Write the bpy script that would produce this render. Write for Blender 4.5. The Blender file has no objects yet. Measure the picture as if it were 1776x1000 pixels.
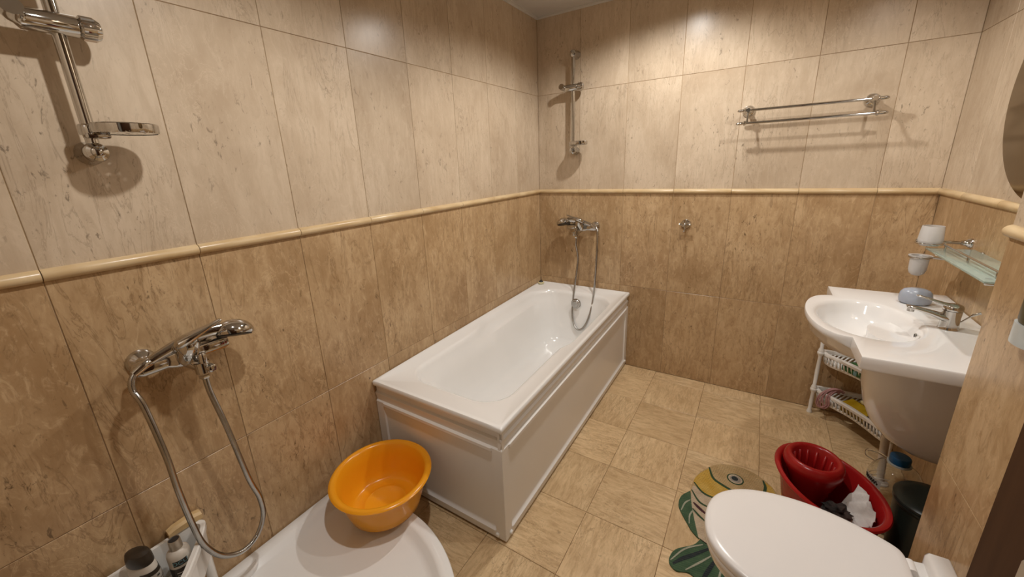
import bpy, bmesh, math, random
from mathutils import Vector, Matrix
random.seed(7)
PI = math.pi
scene = bpy.context.scene
COL = scene.collection

# ------------------------------------------------------------------ camera
CAM = (1.38905, -2.66319, 1.46500)
FWD = Vector((-0.52545524, 0.80543903, -0.27416191))
RGT = Vector((0.8432352, 0.53592675, -0.04167625))
UPV = Vector((-0.11336303, 0.25308198, 0.96078007))
cd = bpy.data.cameras.new('camera')
cam = bpy.data.objects.new('camera', cd)
COL.objects.link(cam)
cam.matrix_world = Matrix(((RGT.x, UPV.x, -FWD.x, CAM[0]), (RGT.y, UPV.y, -FWD.y, CAM[1]),
                           (RGT.z, UPV.z, -FWD.z, CAM[2]), (0, 0, 0, 1)))
cd.sensor_fit = 'HORIZONTAL'
cd.sensor_width = 36.0
cd.lens = 36.0 * 678.02 / 1776.0
cd.shift_x = 13.49 / 1776.0
cd.shift_y = -21.21 / 1776.0
cd.clip_start = 0.02
scene.camera = cam

# ------------------------------------------------------------------ world, exposure, lamps
w = bpy.data.worlds.new('world')
scene.world = w
w.use_nodes = True
w.node_tree.nodes['Background'].inputs[0].default_value = (1.0, 0.80, 0.60, 1)
w.node_tree.nodes['Background'].inputs[1].default_value = 0.12
vs = scene.view_settings
vs.view_transform = 'Standard'
vs.look = 'None'
vs.exposure = 0.26
vs.gamma = 1.0
vs.use_curve_mapping = False

CEIL = 2.40
LAMPS = [(0.92, -0.64, 37), (1.93, -1.02, 21), (0.95, -2.02, 34)]
for (lx, ly, pw) in LAMPS:
    ld = bpy.data.lights.new('downlight_lamp', 'SPOT')
    ld.energy = pw
    ld.color = (1.0, 0.975, 0.935)
    ld.spot_size = math.radians(155)
    ld.spot_blend = 0.48
    ld.shadow_soft_size = 0.028
    lo = bpy.data.objects.new('downlight_lamp', ld)
    lo.location = (lx, ly, CEIL - 0.022)
    COL.objects.link(lo)

# ------------------------------------------------------------------ materials
def srgb(r, g, b):
    def f(c):
        c /= 255.0
        return c / 12.92 if c <= 0.04045 else ((c + 0.055) / 1.055) ** 2.4
    return (f(r), f(g), f(b), 1.0)

def mat(name, col, rough=0.5, metal=0.0, spec=0.5, trans=0.0, ior=1.45, coat=0.0, sss=0.0):
    m = bpy.data.materials.new(name)
    m.use_nodes = True
    b = m.node_tree.nodes['Principled BSDF']
    b.inputs['Base Color'].default_value = col
    b.inputs['Roughness'].default_value = rough
    b.inputs['Metallic'].default_value = metal
    b.inputs['Specular IOR Level'].default_value = spec
    b.inputs['Transmission Weight'].default_value = trans
    b.inputs['IOR'].default_value = ior
    b.inputs['Coat Weight'].default_value = coat
    if sss:
        b.inputs['Subsurface Weight'].default_value = sss
        b.inputs['Subsurface Radius'].default_value = (0.02, 0.012, 0.006)
    return m

def nd(m, t, **kw):
    n = m.node_tree.nodes.new(t)
    for k, v in kw.items():
        setattr(n, k, v)
    return n

def lk(m, a, b):
    m.node_tree.links.new(a, b)

def add_noise_tint(m, c1, c2, scale=6, stretch=(1, 1, 1), rough_var=0.0, bump=0.0, bscale=60, detail=6):
    """subtle two-tone mottling of the base colour"""
    b = m.node_tree.nodes['Principled BSDF']
    tc = nd(m, 'ShaderNodeTexCoord'); mp = nd(m, 'ShaderNodeMapping')
    mp.inputs['Scale'].default_value = stretch
    lk(m, tc.outputs['Object'], mp.inputs['Vector'])
    n = nd(m, 'ShaderNodeTexNoise'); n.inputs['Scale'].default_value = scale; n.inputs['Detail'].default_value = detail
    lk(m, mp.outputs[0], n.inputs['Vector'])
    r = nd(m, 'ShaderNodeValToRGB')
    r.color_ramp.elements[0].position = 0.35; r.color_ramp.elements[0].color = c1
    r.color_ramp.elements[1].position = 0.65; r.color_ramp.elements[1].color = c2
    lk(m, n.outputs['Fac'], r.inputs[0]); lk(m, r.outputs[0], b.inputs['Base Color'])
    if bump:
        n2 = nd(m, 'ShaderNodeTexNoise'); n2.inputs['Scale'].default_value = bscale
        lk(m, mp.outputs[0], n2.inputs['Vector'])
        bp = nd(m, 'ShaderNodeBump'); bp.inputs['Strength'].default_value = bump; bp.inputs['Distance'].default_value = 0.002
        lk(m, n2.outputs['Fac'], bp.inputs['Height']); lk(m, bp.outputs[0], b.inputs['Normal'])
    return m

def tile_mat(name, light, mid, dark, stretch, rough=0.3, vein=0.5, speck=0.55, bump=0.12, vscale=5.0, distort=1.2, vdark=None, fine=(55, 20, 6), grain=0.4, crackle=0.5, dline=0.55, mott=0.3):
    """travertine-look ceramic: streaks along the long side, cloudy patches, dark pits; every tile its own cut"""
    m = mat(name, mid, rough)
    b = m.node_tree.nodes['Principled BSDF']
    tc = nd(m, 'ShaderNodeTexCoord'); oi = nd(m, 'ShaderNodeObjectInfo')
    mul = nd(m, 'ShaderNodeVectorMath', operation='MULTIPLY_ADD')
    comb = nd(m, 'ShaderNodeCombineXYZ')
    sc1 = nd(m, 'ShaderNodeMath', operation='MULTIPLY'); sc1.inputs[1].default_value = 37.0
    sc2 = nd(m, 'ShaderNodeMath', operation='MULTIPLY'); sc2.inputs[1].default_value = 91.0
    lk(m, oi.outputs['Random'], sc1.inputs[0]); lk(m, oi.outputs['Random'], sc2.inputs[0])
    lk(m, sc1.outputs[0], comb.inputs[0]); lk(m, sc2.outputs[0], comb.inputs[2]); lk(m, sc1.outputs[0], comb.inputs[1])
    mul.inputs[1].default_value = (1, 1, 1)
    lk(m, tc.outputs['Object'], mul.inputs[0]); lk(m, comb.outputs[0], mul.inputs[2])
    P = mul.outputs[0]
    def noise(scale, st, detail, dis=0.0, rg=0.55):
        mp = nd(m, 'ShaderNodeMapping'); mp.inputs['Scale'].default_value = st
        lk(m, P, mp.inputs['Vector'])
        n = nd(m, 'ShaderNodeTexNoise'); n.inputs['Scale'].default_value = scale
        n.inputs['Detail'].default_value = detail; n.inputs['Distortion'].default_value = dis
        n.inputs['Roughness'].default_value = rg
        lk(m, mp.outputs[0], n.inputs['Vector'])
        return n.outputs['Fac']
    def ramp(fac, stops):
        r = nd(m, 'ShaderNodeValToRGB'); e = r.color_ramp.elements
        e[0].position, e[0].color = stops[0]; e[1].position, e[1].color = stops[-1]
        for p, c in stops[1:-1]:
            x = e.new(p); x.color = c
        lk(m, fac, r.inputs[0]); return r.outputs[0]
    def mix(fac, a, c, mode='MIX'):
        x = nd(m, 'ShaderNodeMix', data_type='RGBA', blend_type=mode)
        if isinstance(fac, float): x.inputs[0].default_value = fac
        else: lk(m, fac, x.inputs[0])
        for s, v in ((6, a), (7, c)):
            if isinstance(v, tuple): x.inputs[s].default_value = v
            else: lk(m, v, x.inputs[s])
        return x.outputs[2]
    W1 = (1, 1, 1, 1); K = (0, 0, 0, 1)
    cloud = ramp(noise(3.0, (1, 1, 0.8), 4, 0.6), [(0.3, dark), (0.5, mid), (0.72, light)])
    streak = noise(vscale, stretch, 9, distort, 0.62)
    smask = ramp(streak, [(0.40, W1), (0.52, K)])
    sm = nd(m, 'ShaderNodeMath', operation='MULTIPLY'); sm.inputs[1].default_value = vein
    lk(m, smask, sm.inputs[0])
    base = mix(sm.outputs[0], cloud, vdark or dark)
    lmask = ramp(noise(vscale * 1.7, stretch, 8, distort), [(0.56, K), (0.66, W1)])
    lm = nd(m, 'ShaderNodeMath', operation='MULTIPLY'); lm.inputs[1].default_value = vein * 0.6
    lk(m, lmask, lm.inputs[0])
    base = mix(lm.outputs[0], base, light)
    # fine grain along the streaks, and thin pale crackle veins
    fm_ = ramp(noise(1.0, fine, 7, 0.5, 0.6), [(0.34, W1), (0.55, K)])
    fg = nd(m, 'ShaderNodeMath', operation='MULTIPLY'); fg.inputs[1].default_value = grain; lk(m, fm_, fg.inputs[0])
    base = mix(fg.outputs[0], base, vdark or dark)
    # granular mottling: light and dark grains
    gm = noise(26.0, (1.25, 1, 0.6), 8, 1.4, 0.72)
    for rr_, cc_ in (([(0.36, W1), (0.47, K)], dark), ([(0.54, K), (0.66, W1)], light)):
        mk = nd(m, 'ShaderNodeMath', operation='MULTIPLY'); mk.inputs[1].default_value = mott; lk(m, ramp(gm, rr_), mk.inputs[0])
        base = mix(mk.outputs[0], base, cc_)
    ck = ramp(noise(9.0, (1.4, 1, 0.8), 6, 1.6, 0.65), [(0.480, K), (0.50, W1), (0.512, K)])
    cp_ = ramp(noise(3.5, (1, 1, 0.7), 2), [(0.50, K), (0.62, W1)])
    cm = nd(m, 'ShaderNodeMath', operation='MULTIPLY'); lk(m, ck, cm.inputs[0]); lk(m, cp_, cm.inputs[1])
    cm2 = nd(m, 'ShaderNodeMath', operation='MULTIPLY'); cm2.inputs[1].default_value = crackle; lk(m, cm.outputs[0], cm2.inputs[0])
    base = mix(cm2.outputs[0], base, tuple(min(1, c * 1.12) for c in light[:3]) + (1,))
    # thin dark fissures running with the streaks
    dk = ramp(noise(vscale * 0.8, stretch, 7, distort * 1.3, 0.62), [(0.478, K), (0.50, W1), (0.516, K)])
    dp = ramp(noise(4.0, (1, 1, 0.7), 2), [(0.42, K), (0.60, W1)])
    dm = nd(m, 'ShaderNodeMath', operation='MULTIPLY'); lk(m, dk, dm.inputs[0]); lk(m, dp, dm.inputs[1])
    dm2 = nd(m, 'ShaderNodeMath', operation='MULTIPLY'); dm2.inputs[1].default_value = dline; lk(m, dm.outputs[0], dm2.inputs[0])
    base = mix(dm2.outputs[0], base, tuple(c * 0.72 for c in (vdark or dark)[:3]) + (1,))
    # pits: dark flecks gathered in patches
    fl = ramp(noise(58, (1.3, 1, 0.5), 5, 0.8, 0.65), [(0.33, W1), (0.40, K)])
    pa = ramp(noise(6, (1, 1, 0.5), 3), [(0.45, K), (0.62, W1)])
    pm = nd(m, 'ShaderNodeMath', operation='MULTIPLY'); lk(m, fl, pm.inputs[0]); lk(m, pa, pm.inputs[1])
    pm2 = nd(m, 'ShaderNodeMath', operation='MULTIPLY'); pm2.inputs[1].default_value = speck; lk(m, pm.outputs[0], pm2.inputs[0])
    vd = tuple(c * 0.45 for c in dark[:3]) + (1,)
    base = mix(pm2.outputs[0], base, vd)
    # per-tile tone
    tone = nd(m, 'ShaderNodeMapRange'); tone.inputs[3].default_value = 0.955; tone.inputs[4].default_value = 1.045
    lk(m, oi.outputs['Random'], tone.inputs[0])
    tv = nd(m, 'ShaderNodeVectorMath', operation='SCALE')
    lk(m, base, tv.inputs[0]); lk(m, tone.outputs[0], tv.inputs['Scale'])
    lk(m, tv.outputs[0], b.inputs['Base Color'])
    bp = nd(m, 'ShaderNodeBump'); bp.inputs['Strength'].default_value = bump; bp.inputs['Distance'].default_value = 0.0015
    lk(m, noise(26, (1, 1, 0.5), 6, 0.8), bp.inputs['Height']); lk(m, bp.outputs[0], b.inputs['Normal'])
    return m

M = {}
M['tile_up'] = tile_mat('beige_wall_tile', (0.66, 0.54, 0.405, 1), (0.575, 0.46, 0.335, 1), (0.47, 0.36, 0.25, 1), (5.0, 1, 1.0), rough=0.26, vein=0.36, speck=0.8, vscale=3.4, bump=0.14, grain=0.30, crackle=0.34, fine=(46, 30, 12), mott=0.36)
M['tile_low'] = tile_mat('tan_wall_tile', (0.61, 0.435, 0.255, 1), (0.495, 0.335, 0.182, 1), (0.35, 0.215, 0.103, 1), (5.0, 1, 1.0), rough=0.30, vein=0.42, speck=0.95, vscale=3.4, bump=0.20, grain=0.36, crackle=0.55, fine=(46, 30, 12), mott=0.66, dline=0.75)
M['tile_floor'] = tile_mat('tan_floor_tile', (0.76, 0.575, 0.345, 1), (0.69, 0.50, 0.285, 1), (0.58, 0.405, 0.22, 1), (1.4, 6.5, 1), rough=0.32, vein=0.45, speck=0.6, vscale=5.2, distort=2.2, bump=0.16, vdark=(0.40, 0.25, 0.12, 1), fine=(10, 48, 10), grain=0.45, crackle=0.25, dline=0.85)
M['grout_wall'] = add_noise_tint(mat('wall_grout', (0.47, 0.33, 0.19, 1), 0.9), (0.28, 0.18, 0.095, 1), (0.52, 0.38, 0.23, 1), 2.2, (1, 1, 1))
M['grout_floor'] = add_noise_tint(mat('floor_grout', (0.27, 0.17, 0.09, 1), 0.9), (0.20, 0.125, 0.065, 1), (0.36, 0.24, 0.13, 1), 3.0)
M['trim'] = add_noise_tint(mat('dado_trim_ceramic', (0.62, 0.46, 0.25, 1), 0.28), (0.56, 0.39, 0.20, 1), (0.68, 0.52, 0.31, 1), 9, (1, 1, 3), bump=0.1, bscale=40)
M['ceiling'] = add_noise_tint(mat('ceiling_paint', (0.62, 0.60, 0.57, 1), 0.75), (0.62, 0.59, 0.55, 1), (0.66, 0.63, 0.59, 1), 4)
M['acrylic'] = add_noise_tint(mat('white_acrylic', (0.86, 0.85, 0.83, 1), 0.16, coat=0.3), (0.84, 0.83, 0.81, 1), (0.87, 0.86, 0.84, 1), 2)
M['panel'] = add_noise_tint(mat('white_bath_panel', (0.80, 0.78, 0.75, 1), 0.24), (0.78, 0.76, 0.73, 1), (0.81, 0.79, 0.76, 1), 2)
M['ceramic'] = add_noise_tint(mat('white_ceramic', (0.84, 0.82, 0.80, 1), 0.10, coat=0.4), (0.83, 0.81, 0.79, 1), (0.85, 0.83, 0.81, 1), 2)
M['seat'] = add_noise_tint(mat('white_seat_plastic', (0.82, 0.79, 0.77, 1), 0.22), (0.81, 0.78, 0.76, 1), (0.83, 0.80, 0.78, 1), 3)
M['plastic'] = add_noise_tint(mat('white_plastic', (0.80, 0.78, 0.74, 1), 0.38), (0.77, 0.75, 0.71, 1), (0.82, 0.80, 0.76, 1), 8)
M['chrome'] = add_noise_tint(mat('chrome', (0.70, 0.69, 0.67, 1), 0.07, metal=1.0), (0.54, 0.53, 0.51, 1), (0.60, 0.59, 0.57, 1), 12)
M['hose'] = add_noise_tint(mat('hose_steel', (0.46, 0.45, 0.43, 1), 0.24, metal=1.0), (0.42, 0.41, 0.39, 1), (0.50, 0.49, 0.47, 1), 30)
M['black'] = add_noise_tint(mat('black_rubber', (0.02, 0.02, 0.022, 1), 0.35), (0.015, 0.015, 0.017, 1), (0.03, 0.03, 0.032, 1), 20)
M['orange'] = add_noise_tint(mat('orange_yellow_plastic', (0.86, 0.36, 0.012, 1), 0.22, sss=0.35), (0.84, 0.345, 0.010, 1), (0.88, 0.375, 0.014, 1), 3)
M['red'] = add_noise_tint(mat('red_plastic', (0.42, 0.012, 0.012, 1), 0.25), (0.31, 0.009, 0.009, 1), (0.35, 0.011, 0.011, 1), 4)
M['clear'] = mat('clear_plastic', (0.93, 0.95, 0.95, 1), 0.04, trans=1.0, ior=1.25)
M['blue'] = add_noise_tint(mat('blue_plastic', (0.006, 0.075, 0.19, 1), 0.4), (0.005, 0.07, 0.18, 1), (0.008, 0.085, 0.21, 1), 10)
M['bin'] = add_noise_tint(mat('dark_green_plastic', (0.012, 0.020, 0.017, 1), 0.35), (0.009, 0.015, 0.013, 1), (0.018, 0.028, 0.024, 1), 9, bump=0.3, bscale=18)
M['cloth_w'] = add_noise_tint(mat('white_cloth', (0.62, 0.58, 0.55, 1), 0.9), (0.50, 0.45, 0.42, 1), (0.70, 0.66, 0.63, 1), 14, bump=0.5, bscale=120)
M['cloth_d'] = add_noise_tint(mat('dark_cloth', (0.05, 0.04, 0.035, 1), 0.9), (0.008, 0.008, 0.008, 1), (0.065, 0.042, 0.035, 1), 16, bump=0.5, bscale=120)
M['glass'] = add_noise_tint(mat('green_tinted_glass', (0.80, 0.92, 0.84, 1), 0.16, trans=0.72, ior=1.45), (0.80, 0.92, 0.84, 1), (0.76, 0.90, 0.82, 1), 6)
M['frost'] = add_noise_tint(mat('frosted_glass', (0.86, 0.84, 0.82, 1), 0.45, trans=0.45, ior=1.3), (0.86, 0.84, 0.82, 1), (0.82, 0.80, 0.78, 1), 8)
M['mirror'] = add_noise_tint(mat('dark_mirror', (0.20, 0.15, 0.085, 1), 0.12, metal=1.0), (0.185, 0.138, 0.078, 1), (0.215, 0.162, 0.093, 1), 5)
M['mirror_edge'] = add_noise_tint(mat('dark_mirror_edge', (0.11, 0.08, 0.045, 1), 0.35), (0.10, 0.072, 0.04, 1), (0.12, 0.088, 0.05, 1), 8)
M['wood'] = add_noise_tint(mat('dark_brown_wood', (0.060, 0.026, 0.011, 1), 0.6, spec=0.15), (0.048, 0.020, 0.008, 1), (0.072, 0.032, 0.014, 1), 5, (9, 9, 0.8))
M['satin'] = add_noise_tint(mat('satin_metal', (0.50, 0.45, 0.38, 1), 0.4, metal=0.8), (0.47, 0.42, 0.35, 1), (0.53, 0.48, 0.41, 1), 20)
M['soap_blue'] = add_noise_tint(mat('grey_blue_soap', (0.40, 0.43, 0.50, 1), 0.25, sss=0.3), (0.37, 0.40, 0.47, 1), (0.43, 0.46, 0.53, 1), 7)
M['soap_tan'] = add_noise_tint(mat('tan_soap', (0.62, 0.44, 0.22, 1), 0.5), (0.56, 0.38, 0.17, 1), (0.68, 0.50, 0.27, 1), 14)
M['cream'] = add_noise_tint(mat('cream_rubber', (0.72, 0.64, 0.36, 1), 0.5), (0.70, 0.62, 0.33, 1), (0.75, 0.68, 0.42, 1), 14)
M['brown_cap'] = add_noise_tint(mat('dark_brown_plastic', (0.035, 0.026, 0.018, 1), 0.35), (0.030, 0.022, 0.015, 1), (0.042, 0.031, 0.021, 1), 12)
M['bottle_white'] = add_noise_tint(mat('bottle_white', (0.60, 0.55, 0.48, 1), 0.35), (0.57, 0.52, 0.45, 1), (0.63, 0.58, 0.51, 1), 8)
M['label_grey'] = add_noise_tint(mat('label_grey', (0.40, 0.36, 0.31, 1), 0.5), (0.38, 0.34, 0.29, 1), (0.44, 0.40, 0.35, 1), 30)
M['ink'] = add_noise_tint(mat('printed_ink', (0.03, 0.025, 0.02, 1), 0.5), (0.025, 0.02, 0.016, 1), (0.04, 0.033, 0.027, 1), 30)
M['print_light'] = add_noise_tint(mat('printed_light', (0.55, 0.52, 0.48, 1), 0.5), (0.5, 0.47, 0.43, 1), (0.6, 0.57, 0.53, 1), 30)
M['green_pack'] = add_noise_tint(mat('green_package', (0.02, 0.12, 0.025, 1), 0.35), (0.012, 0.08, 0.016, 1), (0.03, 0.17, 0.04, 1), 22)
M['yellow_pack'] = add_noise_tint(mat('yellow_package', (0.52, 0.33, 0.01, 1), 0.4), (0.42, 0.26, 0.008, 1), (0.60, 0.40, 0.02, 1), 18)
M['pink'] = add_noise_tint(mat('dusty_pink_cord', (0.40, 0.20, 0.19, 1), 0.6), (0.34, 0.16, 0.155, 1), (0.46, 0.25, 0.235, 1), 30)
M['red_brown'] = add_noise_tint(mat('dull_red_cloth', (0.26, 0.10, 0.07, 1), 0.8), (0.2, 0.07, 0.05, 1), (0.33, 0.15, 0.11, 1), 30)
M['sky_blue'] = add_noise_tint(mat('pale_blue_plastic', (0.16, 0.33, 0.38, 1), 0.4), (0.14, 0.30, 0.35, 1), (0.19, 0.37, 0.42, 1), 20)
M['olive'] = add_noise_tint(mat('olive_plastic', (0.075, 0.060, 0.02, 1), 0.4), (0.06, 0.048, 0.015, 1), (0.09, 0.072, 0.026, 1), 14)
M['pale_clear'] = add_noise_tint(mat('pale_clear_plastic', (0.72, 0.76, 0.75, 1), 0.2, trans=0.4, ior=1.2), (0.70, 0.74, 0.73, 1), (0.75, 0.79, 0.78, 1), 10)
M['pipe'] = add_noise_tint(mat('grey_white_pipe', (0.62, 0.55, 0.48, 1), 0.45), (0.58, 0.51, 0.44, 1), (0.66, 0.59, 0.52, 1), 12)
em = mat('lamp_lens', (1, 0.9, 0.75, 1), 0.4)
em.node_tree.nodes['Principled BSDF'].inputs['Emission Color'].default_value = (1.0, 0.83, 0.62, 1)
em.node_tree.nodes['Principled BSDF'].inputs['Emission Strength'].default_value = 14.0
M['lens'] = em

def mat_foam(name, c1, c2):
    """ribbed knitted foam of the floor mat"""
    m = add_noise_tint(mat(name, c1, 0.85), c1, c2, 22)
    b = m.node_tree.nodes['Principled BSDF']
    tc = nd(m, 'ShaderNodeTexCoord'); wv = nd(m, 'ShaderNodeTexWave', bands_direction='Y')
    mp = nd(m, 'ShaderNodeMapping'); mp.inputs['Rotation'].default_value = (0, 0, -0.12)
    lk(m, tc.outputs['Object'], mp.inputs['Vector']); lk(m, mp.outputs[0], wv.inputs['Vector'])
    wv.inputs['Scale'].default_value = 34; wv.inputs['Distortion'].default_value = 0.5
    bp = nd(m, 'ShaderNodeBump'); bp.inputs['Strength'].default_value = 0.9; bp.inputs['Distance'].default_value = 0.004
    lk(m, wv.outputs['Fac'], bp.inputs['Height']); lk(m, bp.outputs[0], b.inputs['Normal'])
    return m
M['mat_cream'] = mat_foam('mat_cream', (0.50, 0.38, 0.26, 1), (0.60, 0.48, 0.34, 1))
M['mat_tan'] = mat_foam('mat_tan', (0.46, 0.31, 0.14, 1), (0.54, 0.38, 0.19, 1))
M['mat_yellow'] = mat_foam('mat_yellow', (0.55, 0.32, 0.04, 1), (0.62, 0.40, 0.09, 1))
M['mat_green'] = mat_foam('mat_green', (0.045, 0.095, 0.048, 1), (0.068, 0.128, 0.066, 1))
M['mat_dark'] = mat_foam('mat_dark_line', (0.025, 0.06, 0.022, 1), (0.035, 0.075, 0.03, 1))
M['mat_navy'] = mat_foam('mat_navy_line', (0.016, 0.024, 0.026, 1), (0.024, 0.034, 0.036, 1))
M['mat_maroon'] = mat_foam('mat_maroon_line', (0.06, 0.018, 0.022, 1), (0.08, 0.024, 0.03, 1))
M['mat_pale'] = mat_foam('mat_pale_line', (0.36, 0.36, 0.27, 1), (0.44, 0.43, 0.33, 1))
M['mat_grey'] = mat_foam('mat_grey', (0.32, 0.27, 0.22, 1), (0.38, 0.33, 0.27, 1))

# ------------------------------------------------------------------ object helpers
def new_obj(name, me, parent=None, smooth=True):
    o = bpy.data.objects.new(name, me)
    COL.objects.link(o)
    if parent is not None:
        o.parent = parent
    if smooth and me is not None:
        for p in me.polygons:
            p.use_smooth = True
    return o

def tag(o, label, cat, group=None):
    o['label'] = label
    o['category'] = cat
    if group: o['group'] = group
    return o

def root_of(p):
    o = Vector((0, 0, 0))
    while p is not None:
        o += p.location
        p = p.parent
    return o

def thing(name, loc, label, cat, group=None):
    o = bpy.data.objects.new(name, None)
    COL.objects.link(o)
    o.location = loc
    o.empty_display_size = 0.05
    return tag(o, label, cat, group)

def part(name, geo, m, parent=None, smooth=True, sharp=40, loc=None):
    """geo = (verts, faces) in world coordinates; stored relative to the thing"""
    v, f = geo
    org = root_of(parent) if parent is not None else Vector(loc or (0, 0, 0))
    me = bpy.data.meshes.new(name)
    me.from_pydata([tuple(Vector(p) - org) for p in v], [], f)
    me.materials.append(m)
    bm = bmesh.new(); bm.from_mesh(me)
    bmesh.ops.remove_doubles(bm, verts=bm.verts, dist=1e-6)
    bmesh.ops.recalc_face_normals(bm, faces=bm.faces)
    for e in bm.edges:
        if len(e.link_faces) == 2 and e.calc_face_angle(0) > math.radians(sharp):
            e.smooth = False
    bm.to_mesh(me); bm.free()
    o = new_obj(name, me, parent, smooth)
    if parent is None:
        o.location = org
    return o

def join(*gs):
    V, F = [], []
    for v, f in gs:
        n = len(V)
        V += list(v); F += [tuple(i + n for i in q) for q in f]
    return V, F

def xf(g, fn):
    return [fn(Vector(p)) for p in g[0]], g[1]

def loft(rings, cap0=True, cap1=True, closed=True):
    n = len(rings[0]); V = []; F = []
    for r in rings: V += [tuple(p) for p in r]
    for i in range(len(rings) - 1):
        for j in range(n if closed else n - 1):
            k = (j + 1) % n
            F.append((i * n + j, i * n + k, (i + 1) * n + k, (i + 1) * n + j))
    if cap0: F.append(tuple(range(n - 1, -1, -1)))
    if cap1: F.append(tuple(range((len(rings) - 1) * n, len(rings) * n)))
    return V, F

def lathe(prof, n=32, c=(0, 0, 0), axis='z', cap0=True, cap1=True, sx=1, sy=1):
    rings = []
    for r, h in prof:
        ring = []
        for k in range(n):
            a = 2 * PI * k / n
            x, y = r * math.cos(a) * sx, r * math.sin(a) * sy
            if axis == 'z': p = (x, y, h)
            elif axis == 'x': p = (h, x, y)
            else: p = (y, h, x)
            ring.append((c[0] + p[0], c[1] + p[1], c[2] + p[2]))
        rings.append(ring)
    return loft(rings, cap0, cap1)

def frame_path(path):
    P = [Vector(p) for p in path]; T = []
    for i in range(len(P)):
        a = P[max(i - 1, 0)]; b = P[min(i + 1, len(P) - 1)]
        T.append((b - a).normalized())
    ref = Vector((0, 0, 1)) if abs(T[0].z) < 0.9 else Vector((1, 0, 0))
    nrm = (ref - T[0] * ref.dot(T[0])).normalized(); N = [nrm]
    for i in range(1, len(P)):
        nrm = N[-1] - T[i] * N[-1].dot(T[i])
        N.append(nrm.normalized())
    return P, T, N

def tube(path, r, n=12, cap=True, flat=1.0):
    P, T, N = frame_path(path); rings = []
    for i in range(len(P)):
        ri = r[i] if isinstance(r, (list, tuple)) else r
        B = T[i].cross(N[i])
        rings.append([P[i] + N[i] * (ri * flat * math.cos(2 * PI * k / n)) + B * (ri * math.sin(2 * PI * k / n)) for k in range(n)])
    return loft(rings, cap, cap)

def spline(pts, n=12):
    """Catmull-Rom through the points"""
    P = [Vector(p) for p in pts]
    P = [P[0] * 2 - P[1]] + P + [P[-1] * 2 - P[-2]]
    out = []
    for i in range(1, len(P) - 2):
        p0, p1, p2, p3 = P[i - 1], P[i], P[i + 1], P[i + 2]
        for k in range(n):
            t = k / n
            out.append(0.5 * ((2 * p1) + (p2 - p0) * t + (2 * p0 - 5 * p1 + 4 * p2 - p3) * t * t + (3 * p1 - p0 - 3 * p2 + p3) * t ** 3))
    out.append(P[-2].copy())
    return out

def resample(path, step):
    L = [0.0]
    for a, b in zip(path, path[1:]): L.append(L[-1] + (b - a).length)
    n = max(2, int(L[-1] / step)); out = []; j = 0
    for k in range(n + 1):
        s = L[-1] * k / n
        while j < len(path) - 2 and L[j + 1] < s: j += 1
        t = (s - L[j]) / max(L[j + 1] - L[j], 1e-9)
        out.append(path[j].lerp(path[j + 1], t))
    return out

def box(x0, x1, y0, y1, z0, z1, bev=0.0, seg=2):
    bm = bmesh.new(); bmesh.ops.create_cube(bm, size=1)
    for v in bm.verts:
        v.co = Vector(((x0 + x1) / 2 + v.co.x * (x1 - x0), (y0 + y1) / 2 + v.co.y * (y1 - y0), (z0 + z1) / 2 + v.co.z * (z1 - z0)))
    if bev:
        bmesh.ops.bevel(bm, geom=bm.edges[:], offset=bev, segments=seg, profile=0.5, affect='EDGES')
    V = [tuple(v.co) for v in bm.verts]; idx = {v: i for i, v in enumerate(bm.verts)}
    F = [tuple(idx[v] for v in f.verts) for f in bm.faces]
    bm.free()
    return V, F

def prism(poly, z0, z1):
    a = [(p[0], p[1], z0) for p in poly]; b = [(p[0], p[1], z1) for p in poly]
    return loft([a, b])

def ellipsoid(c, rx, ry, rz, n=24, m=14):
    prof = [(math.sin(PI * k / m) if 0 < k < m else 0.002, -math.cos(PI * k / m)) for k in range(m + 1)]
    g = lathe(prof, n)
    return [(c[0] + p[0] * rx, c[1] + p[1] * ry, c[2] + p[2] * rz) for p in g[0]], g[1]

# ------------------------------------------------------------------ room constants
R = 2.104            # right wall
YF = -2.74           # front wall (door side)
TW = 0.3135          # tile width
ZL, T0, T1, ZU = 0.610, 1.246, 1.276, 1.917
PX, PY0, PY1 = 1.912, -1.22, -2.05   # boxed-in cistern: face, far edge, near edge

# tiles are local: x = along the wall, z = up, y = thickness (front face at y = 0, going back)
def tile_mesh(w_, h_, t=0.006, g=0.0009, bev=0.0010):
    bm = bmesh.new(); bmesh.ops.create_cube(bm, size=1)
    for v in bm.verts:
        v.co = Vector((v.co.x * (w_ - 2 * g), v.co.y * t + t / 2, v.co.z * (h_ - 2 * g)))
    fr = [e for e in bm.edges if all(v.co.y < t * 0.5 for v in e.verts)]
    bmesh.ops.bevel(bm, geom=fr, offset=bev, segments=1, affect='EDGES')
    me = bpy.data.meshes.new('tile'); bm.to_mesh(me); bm.free()
    return me
TM = {}
def tile(parent, cx, cz, w_, h_, m, place):
    key = (round(w_, 3), round(h_, 3), m)
    if key not in TM:
        TM[key] = tile_mesh(w_, h_); TM[key].materials.append(M[m])
    o = bpy.data.objects.new('tile', TM[key]); COL.objects.link(o); o.parent = parent
    place(o, cx, cz)
ROWS = [(0.0, ZL, 'tile_low'), (ZL, T0 + 0.004, 'tile_low'), (T1 - 0.004, ZU, 'tile_up'), (ZU, CEIL, 'tile_up')]

def structure(name, geo, m):
    o = part(name, geo, m, None, smooth=False)
    o['kind'] = 'structure'
    return o

def cuts(a, b, first, step):
    xs = [a]; x = first
    while x < b - 1e-4:
        if x > a + 1e-4: xs.append(x)
        x += step
    xs.append(b)
    return xs

D = 0.006
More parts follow.
